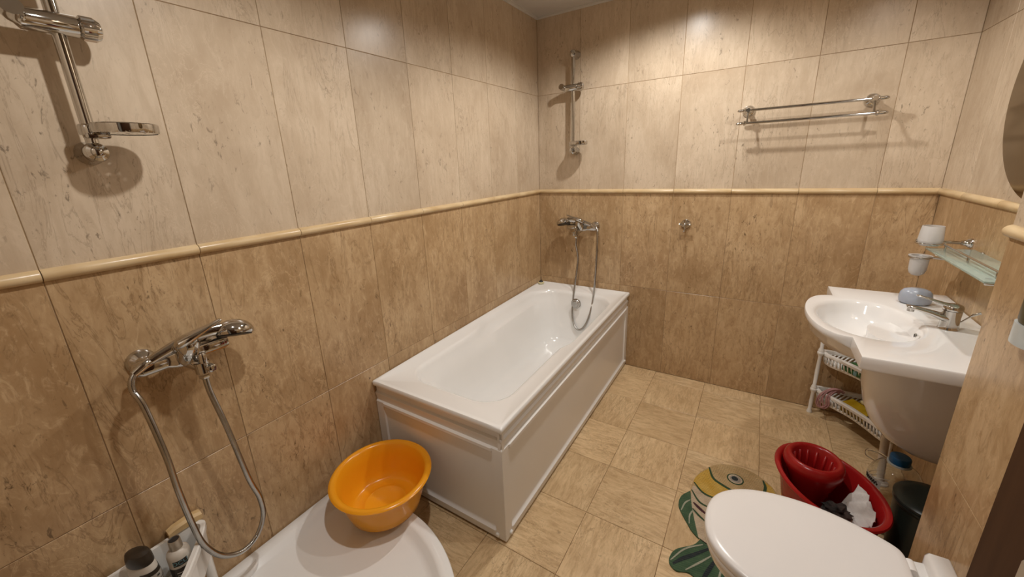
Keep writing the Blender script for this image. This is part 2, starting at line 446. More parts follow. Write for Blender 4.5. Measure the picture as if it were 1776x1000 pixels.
# left wall: face at x = 0
wl = structure('wall_left', box(-0.10, -0.0022, YF, 0.0, 0, CEIL), M['grout_wall'])
for y0, y1 in zip(cuts(0, -YF, TW, TW), cuts(0, -YF, TW, TW)[1:]):
    for z0, z1, mm in ROWS:
        def pl(o, cx, cz): o.location = (0, -cx, cz); o.rotation_euler = (0, 0, PI / 2)
        tile(wl, (y0 + y1) / 2, (z0 + z1) / 2, y1 - y0, z1 - z0, mm, pl)
# back wall: face at y = 0
wb = structure('wall_back', box(-0.10, R + 0.10, 0.0022, 0.10, 0, CEIL), M['grout_wall'])
for x0, x1 in zip(cuts(0, R, TW, TW), cuts(0, R, TW, TW)[1:]):
    for z0, z1, mm in ROWS:
        def pl(o, cx, cz): o.location = (cx, 0, cz)
        tile(wb, (x0 + x1) / 2, (z0 + z1) / 2, x1 - x0, z1 - z0, mm, pl)
# right wall: face at x = R
wr = structure('wall_right', box(R + 0.0022, R + 0.10, YF, 0.0, 0, CEIL), M['grout_wall'])
def pl_r(o, cx, cz): o.location = (R, -cx, cz); o.rotation_euler = (0, 0, -PI / 2)
for y0, y1 in zip(cuts(0, -PY0, 0.285, TW), cuts(0, -PY0, 0.285, TW)[1:]):
    for z0, z1, mm in ROWS:
        tile(wr, (y0 + y1) / 2, (z0 + z1) / 2, y1 - y0, z1 - z0, mm, pl_r)
for y0, y1 in zip(cuts(-PY1, -YF, -PY1 + TW, TW), cuts(-PY1, -YF, -PY1 + TW, TW)[1:]):
    for z0, z1, mm in ROWS:
        tile(wr, (y0 + y1) / 2, (z0 + z1) / 2, y1 - y0, z1 - z0, mm, pl_r)
# boxed-in cistern standing out of the right wall
wx = structure('wall_boxing', box(PX + 0.0018, R + 0.003, PY1 + 0.0018, PY0 - 0.0018, 0, CEIL), M['grout_wall'])
for y0, y1 in zip(cuts(-PY0, -PY1, -PY0 + 0.415, 0.415), cuts(-PY0, -PY1, -PY0 + 0.415, 0.415)[1:]):
    for z0, z1, mm in ROWS:
        def pl(o, cx, cz): o.location = (PX, -cx, cz); o.rotation_euler = (0, 0, -PI / 2)
        tile(wx, (y0 + y1) / 2, (z0 + z1) / 2, y1 - y0, z1 - z0, mm, pl)
for z0, z1, mm in ROWS:
    def pl(o, cx, cz): o.location = (cx, PY0, cz); o.rotation_euler = (0, 0, PI)
    tile(wx, (PX + R) / 2, (z0 + z1) / 2, R - PX, z1 - z0, mm, pl)
    def pl(o, cx, cz): o.location = (cx, PY1, cz)
    tile(wx, (PX + R) / 2, (z0 + z1) / 2, R - PX, z1 - z0, mm, pl)
# front wall with the doorway the photographer stands at
DX0, DX1, DZ = 0.98, 1.68, 2.05
wf = structure('wall_front', join(box(-0.10, DX0, YF - 0.10, YF - 0.003, 0, CEIL), box(DX1, R + 0.1, YF - 0.10, YF - 0.003, 0, CEIL),
                                  box(DX0, DX1, YF - 0.10, YF - 0.003, DZ, CEIL)), M['grout_wall'])
def pl_f(o, cx, cz): o.location = (cx, YF, cz); o.rotation_euler = (0, 0, PI)
for a, b in ((0, DX0), (DX1, R)):
    for x0, x1 in zip(cuts(a, b, a + TW, TW), cuts(a, b, a + TW, TW)[1:]):
        for z0, z1, mm in ROWS:
            tile(wf, (x0 + x1) / 2, (z0 + z1) / 2, x1 - x0, z1 - z0, mm, pl_f)
tile(wf, (DX0 + DX1) / 2, (DZ + CEIL) / 2, DX1 - DX0, CEIL - DZ, 'tile_up', pl_f)
# floor: top at z = 0
fl = structure('floor', box(-0.1, R + 0.1, YF - 0.10, 0.1, -0.10, -0.003), M['grout_floor'])
FX = cuts(0, R, 0.913 - 2 * TW, TW); FY = cuts(0, -YF, 0.107, TW)
for i, (x0, x1) in enumerate(zip(FX, FX[1:])):
    for j, (y0, y1) in enumerate(zip(FY, FY[1:])):
        if x1 < 0.66 and y1 < 1.60: continue            # under the bath
        turn = (i + j) % 2 == 0
        key = (round(x1 - x0, 3), round(y1 - y0, 3), 'f', turn)
        if key not in TM:
            TM[key] = tile_mesh(*((y1 - y0, x1 - x0) if turn else (x1 - x0, y1 - y0)), g=0.0008)
            TM[key].transform(Matrix.Rotation(-PI / 2, 4, 'X'))
            TM[key].materials.append(M['tile_floor'])
        o = bpy.data.objects.new('tile', TM[key]); COL.objects.link(o); o.parent = fl
        o.location = ((x0 + x1) / 2, -(y0 + y1) / 2, 0)
        o.rotation_euler = (0, 0, PI / 2 if turn else 0)
structure('ceiling', box(-0.1, R + 0.1, YF - 0.1, 0.1, CEIL, CEIL + 0.1), M['ceiling'])

# dado trim: half-round rod tiles
def trim_piece(p0, p1, out):
    a, b, o_ = Vector(p0), Vector(p1), Vector(out); d = (b - a).normalized(); n = 10
    rings = []
    for e, s in ((a + d * 0.0009, 0.97), (a + d * 0.003, 1.0), (b - d * 0.003, 1.0), (b - d * 0.0009, 0.97)):
        rings.append([e + o_ * (0.019 * s * math.sin(PI * k / n) - 0.003) + Vector((0, 0, -1)) * (0.0155 * s * math.cos(PI * k / n)) for k in range(n + 1)])
    return loft(rings)
ZT = (T0 + T1) / 2
def trim(name, runs):
    t = bpy.data.objects.new(name, None); COL.objects.link(t); t['kind'] = 'structure'
    for p0, p1, out in runs:
        part('trim_piece', trim_piece(p0, p1, out), M['trim'], t, sharp=60)
ys = cuts(0, -YF, TW, TW)
trim('trim_1', [((0, -a, ZT), (0, -b, ZT), (1, 0, 0)) for a, b in zip(ys, ys[1:])])
xs = cuts(0, R, TW, TW)
trim('trim_2', [((a, 0, ZT), (b, 0, ZT), (0, -1, 0)) for a, b in zip(xs, xs[1:])])
ys = cuts(0, -PY0 - 0.012, 0.285, TW)
trim('trim_3', [((R, -a, ZT), (R, -b, ZT), (-1, 0, 0)) for a, b in zip(ys, ys[1:])])
ys = cuts(-PY0, -PY1, -PY0 + 0.415, 0.415)
trim('trim_4', [((PX, -a, ZT), (PX, -b, ZT), (-1, 0, 0)) for a, b in zip(ys, ys[1:])])
# thin cornice under the ceiling
def cornice(name, p0, p1, out):
    a, b, o_ = Vector(p0), Vector(p1), Vector(out)
    prof = [(0.0, -0.014), (0.006, -0.014), (0.008, -0.006), (0.016, -0.005), (0.016, 0.0), (0, 0)]
    g = loft([[e + o_ * u + Vector((0, 0, v)) for u, v in prof] for e in (a, b)])
    o = part(name, g, M['ceiling'], None, smooth=False); o['kind'] = 'structure'
cornice('trim_5', (0, 0, CEIL), (0, YF, CEIL), (1, 0, 0))
cornice('trim_6', (0, 0, CEIL), (R, 0, CEIL), (0, -1, 0))
cornice('trim_7', (R, 0, CEIL), (R, PY0, CEIL), (-1, 0, 0))

# open door leaf at the right, door frame, handle
dr = part('door_1', box(1.622, 1.660, -2.72, -2.141, 0.012, 2.03, 0.0025), M['wood'], None, smooth=False, loc=(1.64, -2.70, 0.012))
dr['kind'] = 'structure'
part('door_handle', join(box(1.616, 1.6222, -2.262, -2.212, 0.94, 1.120, 0.003), tube([(1.617, -2.238, 1.05), (1.590, -2.238, 1.05)], 0.009, 14), tube([(1.596, -2.232, 1.05), (1.594, -2.33, 1.05), (1.594, -2.345, 1.05)], [0.010, 0.009, 0.006], 14)), M['satin'], dr)
fr = structure('trim_8', join(box(DX0 - 0.06, DX0 + 0.02, YF - 0.10, YF + 0.012, 0, DZ + 0.05), box(DX1 - 0.015, DX1 + 0.06, YF - 0.10, YF + 0.012, 0, DZ + 0.05),
                              box(DX0 - 0.06, DX1 + 0.06, YF - 0.10, YF + 0.012, DZ - 0.01, DZ + 0.06)), M['wood'])

# recessed ceiling downlights
for k, (lx, ly, pw) in enumerate(LAMPS):
    t = thing('ceiling_downlight', (lx, ly, CEIL), ['chrome ceiling downlight above the bath', 'chrome ceiling downlight above the washbasin',
              'chrome ceiling downlight beside the shower tray'][k], 'light', 'ceiling downlights')
    part('ring', lathe([(0.036, 0), (0.044, 0), (0.044, -0.004), (0.040, -0.008), (0.036, -0.006)], 32, (lx, ly, CEIL), cap0=False, cap1=False), M['chrome'], t)
    part('lens', lathe([(0.035, -0.001), (0.035, -0.003), (0.01, -0.0035)], 24, (lx, ly, CEIL)), M['lens'], t)

# ================================================================== bathtub
BW, BL, BH = 0.700, 1.673, 0.566
def tub_fix(p):      # the bath stands a touch lower at its near end
    p = Vector(p); p.z *= 1 + 0.032 * (p.y / BL); return p
tub = thing('bathtub', (BW / 2, -BL / 2, 0), 'white rectangular acrylic bathtub with panelled sides against the left wall', 'bathtub')
NB = 96
def rrect(x0, x1, y0, y1, r, z, shift=None):
    """rounded rectangle, NB points, equal count per corner and side"""
    pts = []; q = NB // 4; c = q // 2; s = q - c
    cor = [(x1 - r, y1 - r, 0), (x0 + r, y1 - r, PI / 2), (x0 + r, y0 + r, PI), (x1 - r, y0 + r, 3 * PI / 2)]
    for i, (cx, cy, a0) in enumerate(cor):
        for k in range(c):
            a = a0 + (PI / 2) * k / (c - 1); pts.append((cx + r * math.cos(a), cy + r * math.sin(a)))
        nx, ny, na = cor[(i + 1) % 4]
        e = (cx + r * math.cos(a0 + PI / 2), cy + r * math.sin(a0 + PI / 2)); f = (nx + r * math.cos(na), ny + r * math.sin(na))
        for k in range(1, s + 1):
            t = k / (s + 1); pts.append((e[0] + (f[0] - e[0]) * t, e[1] + (f[1] - e[1]) * t))
    out = []
    for x, y in pts:
        if shift: x = shift(x, y)
        out.append((x, y, z))
    return out
def sm(a, b, t):
    t = min(max((t - a) / (b - a), 0), 1); return t * t * (3 - 2 * t)
def arm(amount):     # widen the well at the far half (arm rests)
    def f(x, y):
        k = sm(-1.00, -0.90, y) * amount * sm(0, 0.10, abs(x - 0.35) - 0.12)
        k *= 1 - sm(-0.30, -0.18, y)
        return x - k if x < 0.35 else x + k * 0.6
    return f
rings = [rrect(0.008, BW - 0.012, -BL + 0.012, -0.004, 0.004, BH - 0.024), rrect(0.004, BW, -BL, -0.002, 0.004, BH - 0.024), rrect(0.002, BW + 0.002, -BL - 0.002, -0.002, 0.005, BH - 0.021),
         rrect(0.002, BW + 0.002, -BL - 0.002, -0.002, 0.005, BH - 0.005), rrect(0.006, BW - 0.002, -BL + 0.002, -0.006, 0.006, BH),
         rrect(0.022, BW - 0.016, -BL + 0.020, -0.020, 0.012, BH), rrect(0.026, BW - 0.02, -BL + 0.026, -0.026, 0.02, BH - 0.004),
         rrect(0.085, 0.628, -1.575, -0.125, 0.14, BH - 0.005, arm(0.045)), rrect(0.098, 0.612, -1.562, -0.137, 0.13, BH - 0.012, arm(0.050)),
         rrect(0.106, 0.602, -1.550, -0.145, 0.125, BH - 0.035, arm(0.046)), rrect(0.112, 0.594, -1.535, -0.150, 0.12, BH - 0.062, arm(0.040)),
         rrect(0.122, 0.585, -1.515, -0.160, 0.12, BH - 0.078, arm(0.010)), rrect(0.134, 0.572, -1.460, -0.175, 0.12, BH - 0.16),
         rrect(0.150, 0.555, -1.380, -0.195, 0.12, BH - 0.26), rrect(0.170, 0.535, -1.285, -0.215, 0.12, BH - 0.345),
         rrect(0.205, 0.500, -1.180, -0.250, 0.11, BH - 0.385), rrect(0.270, 0.440, -1.02, -0.33, 0.08, BH - 0.398)]
part('shell', xf(loft(rings, False, True), tub_fix), M['acrylic'], tub, sharp=50)
def panel(length, to_world, name):
    us = [0, 0.004, 0.045, 0.050, 0.056, length - 0.056, length - 0.050, length - 0.045, length - 0.004, length]
    zs = [0.014, 0.018, 0.045, 0.050, 0.056, 0.062, 0.068, 0.425, 0.431, 0.437, 0.443, 0.449, 0.456, 0.462, 0.466, 0.500, 0.507, 0.530, 0.545]
    def off(u, z):
        o = 0.0
        inner = 0.050 <= u <= length - 0.050
        if inner and 0.0559 < z < 0.4375: o = -0.004
        if inner and 0.0619 < z < 0.4315: o = -0.007
        if 0.4425 < z < 0.4605: o = max(o, 0.004 if inner else 0.0)
        if 0.0445 < z < 0.0515 and inner: o = 0.004
        if 0.461 < z < 0.467: o = -0.006
        if z > 0.505: o = -0.009
        return o
    V = [to_world(u, z, off(u, z)) for z in zs for u in us]
    n = len(us); F = []
    for i in range(len(zs) - 1):
        for j in range(n - 1):
            F.append((i * n + j, i * n + j + 1, (i + 1) * n + j + 1, (i + 1) * n + j))
    loop = [(0, k) for k in range(n)] + [(k, n - 1) for k in range(1, len(zs))] + [(len(zs) - 1, k) for k in range(n - 2, -1, -1)] + [(k, 0) for k in range(len(zs) - 2, 0, -1)]
    b0 = len(V)
    V += [to_world(us[k], zs[i_], -0.018) for i_, k in loop]
    for q in range(len(loop)):
        q2 = (q + 1) % len(loop)
        F.append((loop[q][0] * n + loop[q][1], loop[q2][0] * n + loop[q2][1], b0 + q2, b0 + q))
    return part(name, (V, F), M['panel'], tub, sharp=30)
sp = panel(BL - 0.010, lambda u, z, o: tub_fix((BW - 0.006 + o, -BL + 0.0075 + u, z)), 'side_panel')
ep = panel(BW - 0.0105, lambda u, z, o: tub_fix((0.004 + u, -BL + 0.006 - o, z)), 'end_panel')
for (y, z) in ((-1.630, 0.030), (-0.035, 0.045)):
    part('cap', lathe([(0.009, 0), (0.009, 0.005), (0.006, 0.008)], 16, (BW - 0.006, y, z), 'x'), M['plastic'], sp)
for (x, z) in ((0.655, 0.030),):
    part('cap', lathe([(0.009, 0), (0.009, -0.005), (0.006, -0.008)], 16, (x, -BL + 0.006, z), 'y'), M['plastic'], ep)
for (x, y) in ((0.62, -1.60), (0.08, -1.60), (0.62, -0.08), (0.08, -0.08)):
    part('foot', lathe([(0.016, 0), (0.016, 0.03), (0.010, 0.03), (0.010, 0.20)], 12, (x, y, 0)), M['black'], tub)
ov = part('overflow', lathe([(0.036, 0.004), (0.036, -0.006), (0.031, -0.012), (0.024, -0.013), (0.021, -0.018), (0.012, -0.019)], 28, (0.378, -0.192, 0.492), 'y'), M['hose'], tub)
part('waste_grate', lathe([(0.033, 0), (0.032, 0.003), (0.02, 0.002)], 24, (0.355, -0.38, 0.163)), M['chrome'], tub)

# plug standing on the bath corner
t = thing('bath_plug', (0.038, -0.072, BH), 'cream bath plug with black knob and stem on the bath corner', 'plug')
part('disc', lathe([(0.020, 0), (0.024, 0.004), (0.023, 0.010), (0.015, 0.013)], 24, (0.038, -0.072, BH + 0.0002)), M['cream'], t)
part('knob', lathe([(0.016, 0.0125), (0.015, 0.018), (0.008, 0.024), (0.003, 0.028), (0.002, 0.055), (0.001, 0.056)], 16, (0.038, -0.072, BH)), M['black'], t)

# ================================================================== shower tray
tray = thing('shower_tray', (0.4, -2.25, 0), 'white quadrant shower tray with raised rim along the left wall', 'shower tray')
def tray_ring(ins, z):
    x0, y0, x1, y1, r = 0.004 + ins, YF + 0.004 + ins, 0.90 - ins, -1.852 - ins, 0.545 - ins
    pts = [(x0, y1)]
    for k in range(1, 13): pts.append((x0 + (x1 - r - x0) * k / 12, y1))
    for k in range(1, 33):
        a = PI / 2 - (PI / 2) * k / 32; pts.append((x1 - r + r * math.cos(a), y1 - r + r * math.sin(a)))
    for k in range(1, 13): pts.append((x1, y1 - r + (y0 - y1 + r) * k / 12))
    for k in range(1, 13): pts.append((x1 + (x0 - x1) * k / 12, y0))
    for k in range(1, 13): pts.append((x0, y0 + (y1 - y0) * k / 13))
    return [(x, y, z) for x, y in pts]
part('basin', loft([tray_ring(0.012, 0.0), tray_ring(0.004, 0.02), tray_ring(0.004, 0.155), tray_ring(0.0, 0.158), tray_ring(0.0, 0.166), tray_ring(0.004, 0.170),
                    tray_ring(0.038, 0.170), tray_ring(0.048, 0.166), tray_ring(0.062, 0.150), tray_ring(0.085, 0.143), tray_ring(0.2, 0.140)], True, True), M['acrylic'], tray, sharp=50)
part('soap_ledge', loft([[(0.045 + 0.030 * math.cos(a) * s, -2.33 + 0.060 * math.sin(a) * s, z) for a in [2 * PI * k / 28 for k in range(28)]] for s, z in ((1.0, 0.146), (1.0, 0.166), (0.9, 0.170), (0.7, 0.168))]), M['acrylic'], tray)
part('drain_cover', lathe([(0.045, 0.140), (0.044, 0.146), (0.03, 0.148)], 28, (0.28, -2.52, 0)), M['chrome'], tray)

# orange washing-up basin resting on the tray rim
YB = (0.258, -1.877)
t = thing('plastic_basin', (YB[0], YB[1], 0.171), 'round orange plastic basin standing on the shower tray rim', 'basin')
part('bowl', lathe([(0.118, 0.1712), (0.132, 0.1715), (0.138, 0.178), (0.150, 0.215), (0.163, 0.265), (0.172, 0.306), (0.177, 0.314), (0.186, 0.316), (0.193, 0.313),
                    (0.195, 0.318), (0.190, 0.323), (0.182, 0.325), (0.172, 0.322), (0.166, 0.314), (0.156, 0.268), (0.143, 0.216), (0.131, 0.184), (0.120, 0.177),
                    (0.085, 0.176), (0.082, 0.179), (0.078, 0.179), (0.075, 0.176), (0.01, 0.176)], 72, (YB[0], YB[1], 0)), M['orange'], t, sharp=60)

# ================================================================== chrome fittings
def frame(O, U, V):
    O, U, V = Vector(O), Vector(U), Vector(V); Zv = Vector((0, 0, 1))
    return lambda p: O + U * p[0] + V * p[1] + Zv * p[2]
def F_(g, f):
    return [f(p) for p in g[0]], g[1]

def shower_rail(loc, U, V, z0, z1, zs, zd, label):
    """local: u along wall, v out of the wall, w world height"""
    f = frame((loc[0], loc[1], 0), U, V)
    t = thing('shower_rail', (loc[0], loc[1], z0), label, 'shower rail')
    P = lambda n, g, m='chrome', par=t, **k: part(n, F_(g, f), M[m], par, **k)
    P('pole', tube([(0, 0.055, z0 - 0.005), (0, 0.055, z1 + 0.005)], 0.0122, 20))
    for z, s in ((z0, 1), (z1, -1)):
        P('wall_mount', join(lathe([(0.027, 0.0), (0.027, 0.006), (0.023, 0.016), (0.021, 0.030), (0.021, 0.050), (0.023, 0.060), (0.020, 0.070), (0.013, 0.074), (0.012, 0.080), (0.006, 0.084)], 28, (0, 0, z), 'y')))
    # slider with knob and holder
    sl = P('slider', join(tube([(-0.062, 0.058, zs), (-0.055, 0.058, zs), (0.030, 0.058, zs), (0.034, 0.058, zs)], [0.014, 0.022, 0.022, 0.019], 24),
                          tube(spline([(-0.050, 0.060, zs), (-0.064, 0.075, zs + 0.004), (-0.066, 0.098, zs + 0.010)], 6), [0.018] * 7 + [0.018] * 6, 18)))
    prof = []
    kn = []
    for (h, r) in ((0.034, 0.019), (0.038, 0.0235), (0.060, 0.0235), (0.069, 0.019), (0.073, 0.010)):
        ring = []
        for k in range(48):
            a = 2 * PI * k / 48; rr = r * (1 + (0.07 if (k // 2) % 2 else -0.03) * (1 if 0.035 < h < 0.065 else 0.3))
            ring.append((h, 0.058 + rr * math.cos(a), zs + rr * math.sin(a)))
        kn.append(ring)
    P('knob', loft(kn), 'chrome', sl, sharp=25)
    # soap dish: shallow oval with drain holes in a ring
    uc, vc, ru, rv = 0.056, 0.098, 0.062, 0.050
    def ring(s, z): return [(uc + ru * s * math.cos(a), vc + rv * s * math.sin(a), z) for a in [2 * PI * k / 44 for k in range(44)]]
    d = P('soap_dish', loft([ring(0.93, zd - 0.004), ring(0.97, zd - 0.003), ring(1.0, zd + 0.002), ring(1.0, zd + 0.016), ring(0.975, zd + 0.018), ring(0.955, zd + 0.015), ring(0.94, zd + 0.003), ring(0.6, zd - 0.001)], False, False), sharp=30)
    # perforated floor of the dish: a plate with real holes
    holes = [(0, 0)] + [(0.30 * math.cos(2 * PI * k / 6), 0.34 * math.sin(2 * PI * k / 6)) for k in range(6)] + [(0.55 * math.cos(2 * PI * k / 6 + .5), 0.55 * math.sin(2 * PI * k / 6 + .5)) for k in range(6)]
    bm = bmesh.new()
    n = 30
    grid = {}
    for i in range(n + 1):
        for j in range(n + 1):
            x, y = -1 + 2 * i / n, -1 + 2 * j / n
            grid[i, j] = bm.verts.new((uc + ru * 0.95 * x, vc + rv * 0.95 * y, zd - 0.0005))
    for i in range(n):
        for j in range(n):
            x, y = -1 + 2 * (i + .5) / n, -1 + 2 * (j + .5) / n
            if x * x + y * y > 1.0: continue
            if any((x - a) ** 2 + (y - b) ** 2 < 0.0030 for a, b in holes): continue
            bm.faces.new((grid[i, j], grid[i + 1, j], grid[i + 1, j + 1], grid[i, j + 1]))
    lone = [v for v in bm.verts if not v.link_faces]
    bmesh.ops.delete(bm, geom=lone, context='VERTS')
    ex = bmesh.ops.extrude_face_region(bm, geom=bm.faces[:])
    for v in [q for q in ex['geom'] if isinstance(q, bmesh.types.BMVert)]: v.co.z -= 0.0025
    bm.verts.index_update()
    g = ([tuple(v.co) for v in bm.verts], [tuple(v.index for v in q.verts) for q in bm.faces]); bm.free()
    P('dish_floor', g, 'chrome', d, smooth=False)
    P('dish_clamp', join(lathe([(0.017, zd - 0.006), (0.018, zd - 0.002), (0.018, zd + 0.014), (0.016, zd + 0.018)], 24, (0, 0.055, 0)), box(-0.012, 0.030, 0.045, 0.085, zd - 0.014, zd - 0.002, 0.004)), 'chrome', d)
    return t
shower_rail((0, -2.362), (0, 1, 0), (1, 0, 0), 1.533, 2.135, 1.800, 1.577, 'large chrome shower rail with soap dish on the left wall above the shower tray')
shower_rail((0.288, 0), (1, 0, 0), (0, -1, 0), 1.535, 2.128, 1.928, 1.575, 'chrome shower rail with soap dish on the back wall above the bath')

def mixer(loc, U, V, zc, label, hose_pts, tilt=0.0):
    """u towards the shower-head end, v out of the wall, w relative to zc"""
    f = frame((loc[0], loc[1], zc), U, V)
    t = thing('shower_mixer', (loc[0], loc[1], zc), label, 'tap')
    P = lambda n, g, m='chrome', par=t, **k: part(n, F_(g, f), M[m], par, **k)
    for u in (-0.078, 0.078):
        P('escutcheon', lathe([(0.034, 0.0), (0.034, 0.004), (0.028, 0.013), (0.019, 0.019), (0.017, 0.022), (0.017, 0.045)], 32, (u, 0, 0), 'y'))
    # body: flattened bar, thicker in the middle, with facets
    rings = []
    for u, a, b, c in ((-0.112, 0.008, 0.010, 0), (-0.108, 0.014, 0.017, 0), (-0.095, 0.017, 0.021, 0), (-0.045, 0.017, 0.021, 0), (-0.028, 0.024, 0.026, 0.004), (0, 0.028, 0.030, 0.006), (0.028, 0.024, 0.026, 0.004), (0.045, 0.017, 0.021, 0), (0.095, 0.017, 0.021, 0), (0.108, 0.014, 0.017, 0), (0.112, 0.008, 0.010, 0)):
        ring = []
        for k in range(24):
            an = 2 * PI * k / 24; ca, sa = math.cos(an), math.sin(an)
            ex = 0.55
            ring.append((u, 0.062 + c + a * math.copysign(abs(ca) ** ex, ca), b * math.copysign(abs(sa) ** ex, sa)))
        rings.append(ring)
    bd = P('body', loft(rings), sharp=35)
    for s in (-1, 1):
        P('inlay', box(s * 0.070 - 0.028, s * 0.070 + 0.028, 0.0785, 0.0812, -0.011, 0.011, 0.002), 'chrome', bd)
    # cartridge housing leaning out, lever
    P('cartridge', tube([(0, 0.072, -0.012), (0, 0.088, 0.004), (0, 0.104, 0.030), (0, 0.114, 0.050), (0, 0.116, 0.055)], [0.024, 0.027, 0.028, 0.027, 0.023], 30))
    lv = []
    for q, hw, th in (((-0.026, 0.112, 0.044), 0.012, 0.010), ((-0.016, 0.114, 0.052), 0.024, 0.015), ((0.004, 0.118, 0.060), 0.027, 0.014), ((0.028, 0.124, 0.069), 0.021, 0.010), ((0.052, 0.130, 0.079), 0.015, 0.006), ((0.076, 0.136, 0.089), 0.012, 0.005), ((0.082, 0.138, 0.091), 0.008, 0.003)):
        lv.append([(q[0] - 0.30 * hw * math.cos(2 * PI * k / 20) - 0.35 * th * math.sin(2 * PI * k / 20), q[1] + 0.95 * hw * math.cos(2 * PI * k / 20), q[2] + th * math.sin(2 * PI * k / 20)) for k in range(20)])
    P('lever', loft(lv))
    # spout-less outlet with diverter and hose nut
    ol = P('outlet', join(tube([(0.004, 0.070, -0.014), (0.012, 0.092, -0.022), (0.018, 0.112, -0.032)], [0.023, 0.021, 0.018], 22), tube([(0.018, 0.114, -0.018), (0.018, 0.114, -0.050)], 0.0180, 24), tube([(0.020, 0.126, -0.018), (0.020, 0.128, 0.006), (0.020, 0.128, 0.011)], [0.010, 0.010, 0.006], 18), tube([(0.026, 0.118, -0.036), (0.034, 0.140, -0.040), (0.035, 0.144, -0.040)], [0.012, 0.012, 0.008], 18)))
    P('hose_nut', lathe([(0.0125, -0.050), (0.0138, -0.052), (0.0138, -0.066), (0.010, -0.070)], 6, (0.018, 0.114, 0)), 'chrome', ol)
    P('cradle', join(tube(spline([(0.030, 0.064, 0.016), (0.036, 0.066, 0.028), (0.038, 0.068, 0.034)], 6), 0.010, 16), tube(spline([(0.030, 0.060, 0.020), (0.060, 0.056, 0.028), (0.078, 0.064, 0.040)], 6), 0.007, 14)))
    # hand shower lying along the wall, head over the far end
    h = [((-0.078, 0.086, 0.022), 0.0115), ((-0.060, 0.085, 0.028), 0.0130), ((-0.020, 0.083, 0.040), 0.0145), ((0.030, 0.082, 0.050), 0.0165), ((0.070, 0.084, 0.052), 0.0185), ((0.092, 0.086, 0.050), 0.0205)]
    hs = P('hand_shower', tube([a for a, b in h], [b for a, b in h], 24))
    hd = []
    ax_u = Vector((0.96, 0.05, -0.26)); n_ = Vector((-0.24, 0.30, -0.92)).normalized(); side = ax_u.cross(n_).normalized(); ax = n_.cross(side).normalized()
    c0 = Vector((0.126, 0.090, 0.036))
    for s, h_ in ((0.02, -0.029), (0.35, -0.027), (0.68, -0.019), (0.90, -0.007), (1.0, 0.006), (0.985, 0.013), (0.93, 0.017), (0.05, 0.018)):
        hd.append([c0 + ax * (0.053 * s * math.cos(2 * PI * k / 32)) + side * (0.038 * s * math.sin(2 * PI * k / 32)) + n_ * h_ for k in range(32)])
    P('shower_head', loft(hd), 'chrome', hs)
    P('spray_plate', loft([[c0 + ax * (0.047 * s * math.cos(2 * PI * k / 32)) + side * (0.033 * s * math.sin(2 * PI * k / 32)) + n_ * h_ for k in range(32)] for s, h_ in ((1.0, 0.017), (0.98, 0.0205), (0.7, 0.022), (0.05, 0.022))]), 'black', hs)
    P('hose_cone', tube([(-0.076, 0.086, 0.0225), (-0.080, 0.086, 0.021), (-0.095, 0.088, 0.016), (-0.118, 0.092, 0.004)], [0.0105, 0.0125, 0.0120, 0.0095], 18), 'chrome', hs)
    # corrugated hose
    pts = [(-0.114, 0.092, 0.006), (-0.126, 0.097, -0.010), (-0.130, 0.103, -0.035)] + hose_pts + [(0.020, 0.114, -0.12), (0.018, 0.114, -0.060)]
    path = resample(spline(pts, 14), 0.0022)
    rad = [0.0072 + (0.0009 if i % 2 else -0.0007) for i in range(len(path))]
    P('hose', tube(path, rad, 12), 'hose', sharp=75)
    return t
mixer((0, -2.312), (0, 1, 0), (1, 0, 0), 0.985, 'large chrome shower mixer with hanging hose above the shower tray',
      [(-0.123, 0.118, -0.08), (-0.114, 0.125, -0.235), (-0.113, 0.126, -0.350), (-0.107, 0.127, -0.478), (-0.096, 0.127, -0.564), (-0.065, 0.126, -0.636), (-0.016, 0.125, -0.672),
       (0.031, 0.124, -0.659), (0.064, 0.122, -0.607), (0.068, 0.122, -0.535), (0.053, 0.120, -0.443), (0.036, 0.114, -0.250)])
mixer((0.362, 0), (-1, 0, 0), (0, -1, 0), 1.020, 'chrome shower mixer with hose looping down into the bath',
      [(-0.134, 0.118, -0.15), (-0.130, 0.125, -0.32), (-0.124, 0.140, -0.48), (-0.112, 0.175, -0.60), (-0.085, 0.205, -0.685), (-0.048, 0.215, -0.715), (-0.010, 0.205, -0.690),
       (0.018, 0.180, -0.62), (0.024, 0.145, -0.50), (0.018, 0.120, -0.36), (0.008, 0.106, -0.22)])

# robe hook on the back wall
hx, hz = 1.026, 1.062
t = thing('robe_hook', (hx, 0, hz), 'small chrome robe hook on the back wall right of the bath', 'hook')
part('flange', lathe([(0.029, 0), (0.029, -0.004), (0.024, -0.011), (0.016, -0.018), (0.012, -0.024)], 28, (hx, 0, hz), 'y'), M['chrome'], t)
part('cross_bar', join(tube([(hx - 0.036, -0.040, hz), (hx - 0.033, -0.040, hz), (hx - 0.012, -0.040, hz), (hx, -0.040, hz), (hx + 0.012, -0.040, hz), (hx + 0.033, -0.040, hz), (hx + 0.036, -0.040, hz)], [0.004, 0.008, 0.0065, 0.013, 0.0065, 0.008, 0.004], 16), tube([(hx, -0.018, hz), (hx, -0.046, hz)], [0.009, 0.010], 18), ellipsoid((hx, -0.048, hz), 0.011, 0.009, 0.011, 18, 10)), M['chrome'], t)
part('peg', join(tube(spline([(hx, -0.036, hz - 0.004), (hx, -0.040, hz - 0.022), (hx - 0.001, -0.052, hz - 0.036)], 6), 0.0042, 12), ellipsoid((hx - 0.001, -0.055, hz - 0.038), 0.0075, 0.0075, 0.0075, 16, 10)), M['chrome'], t)

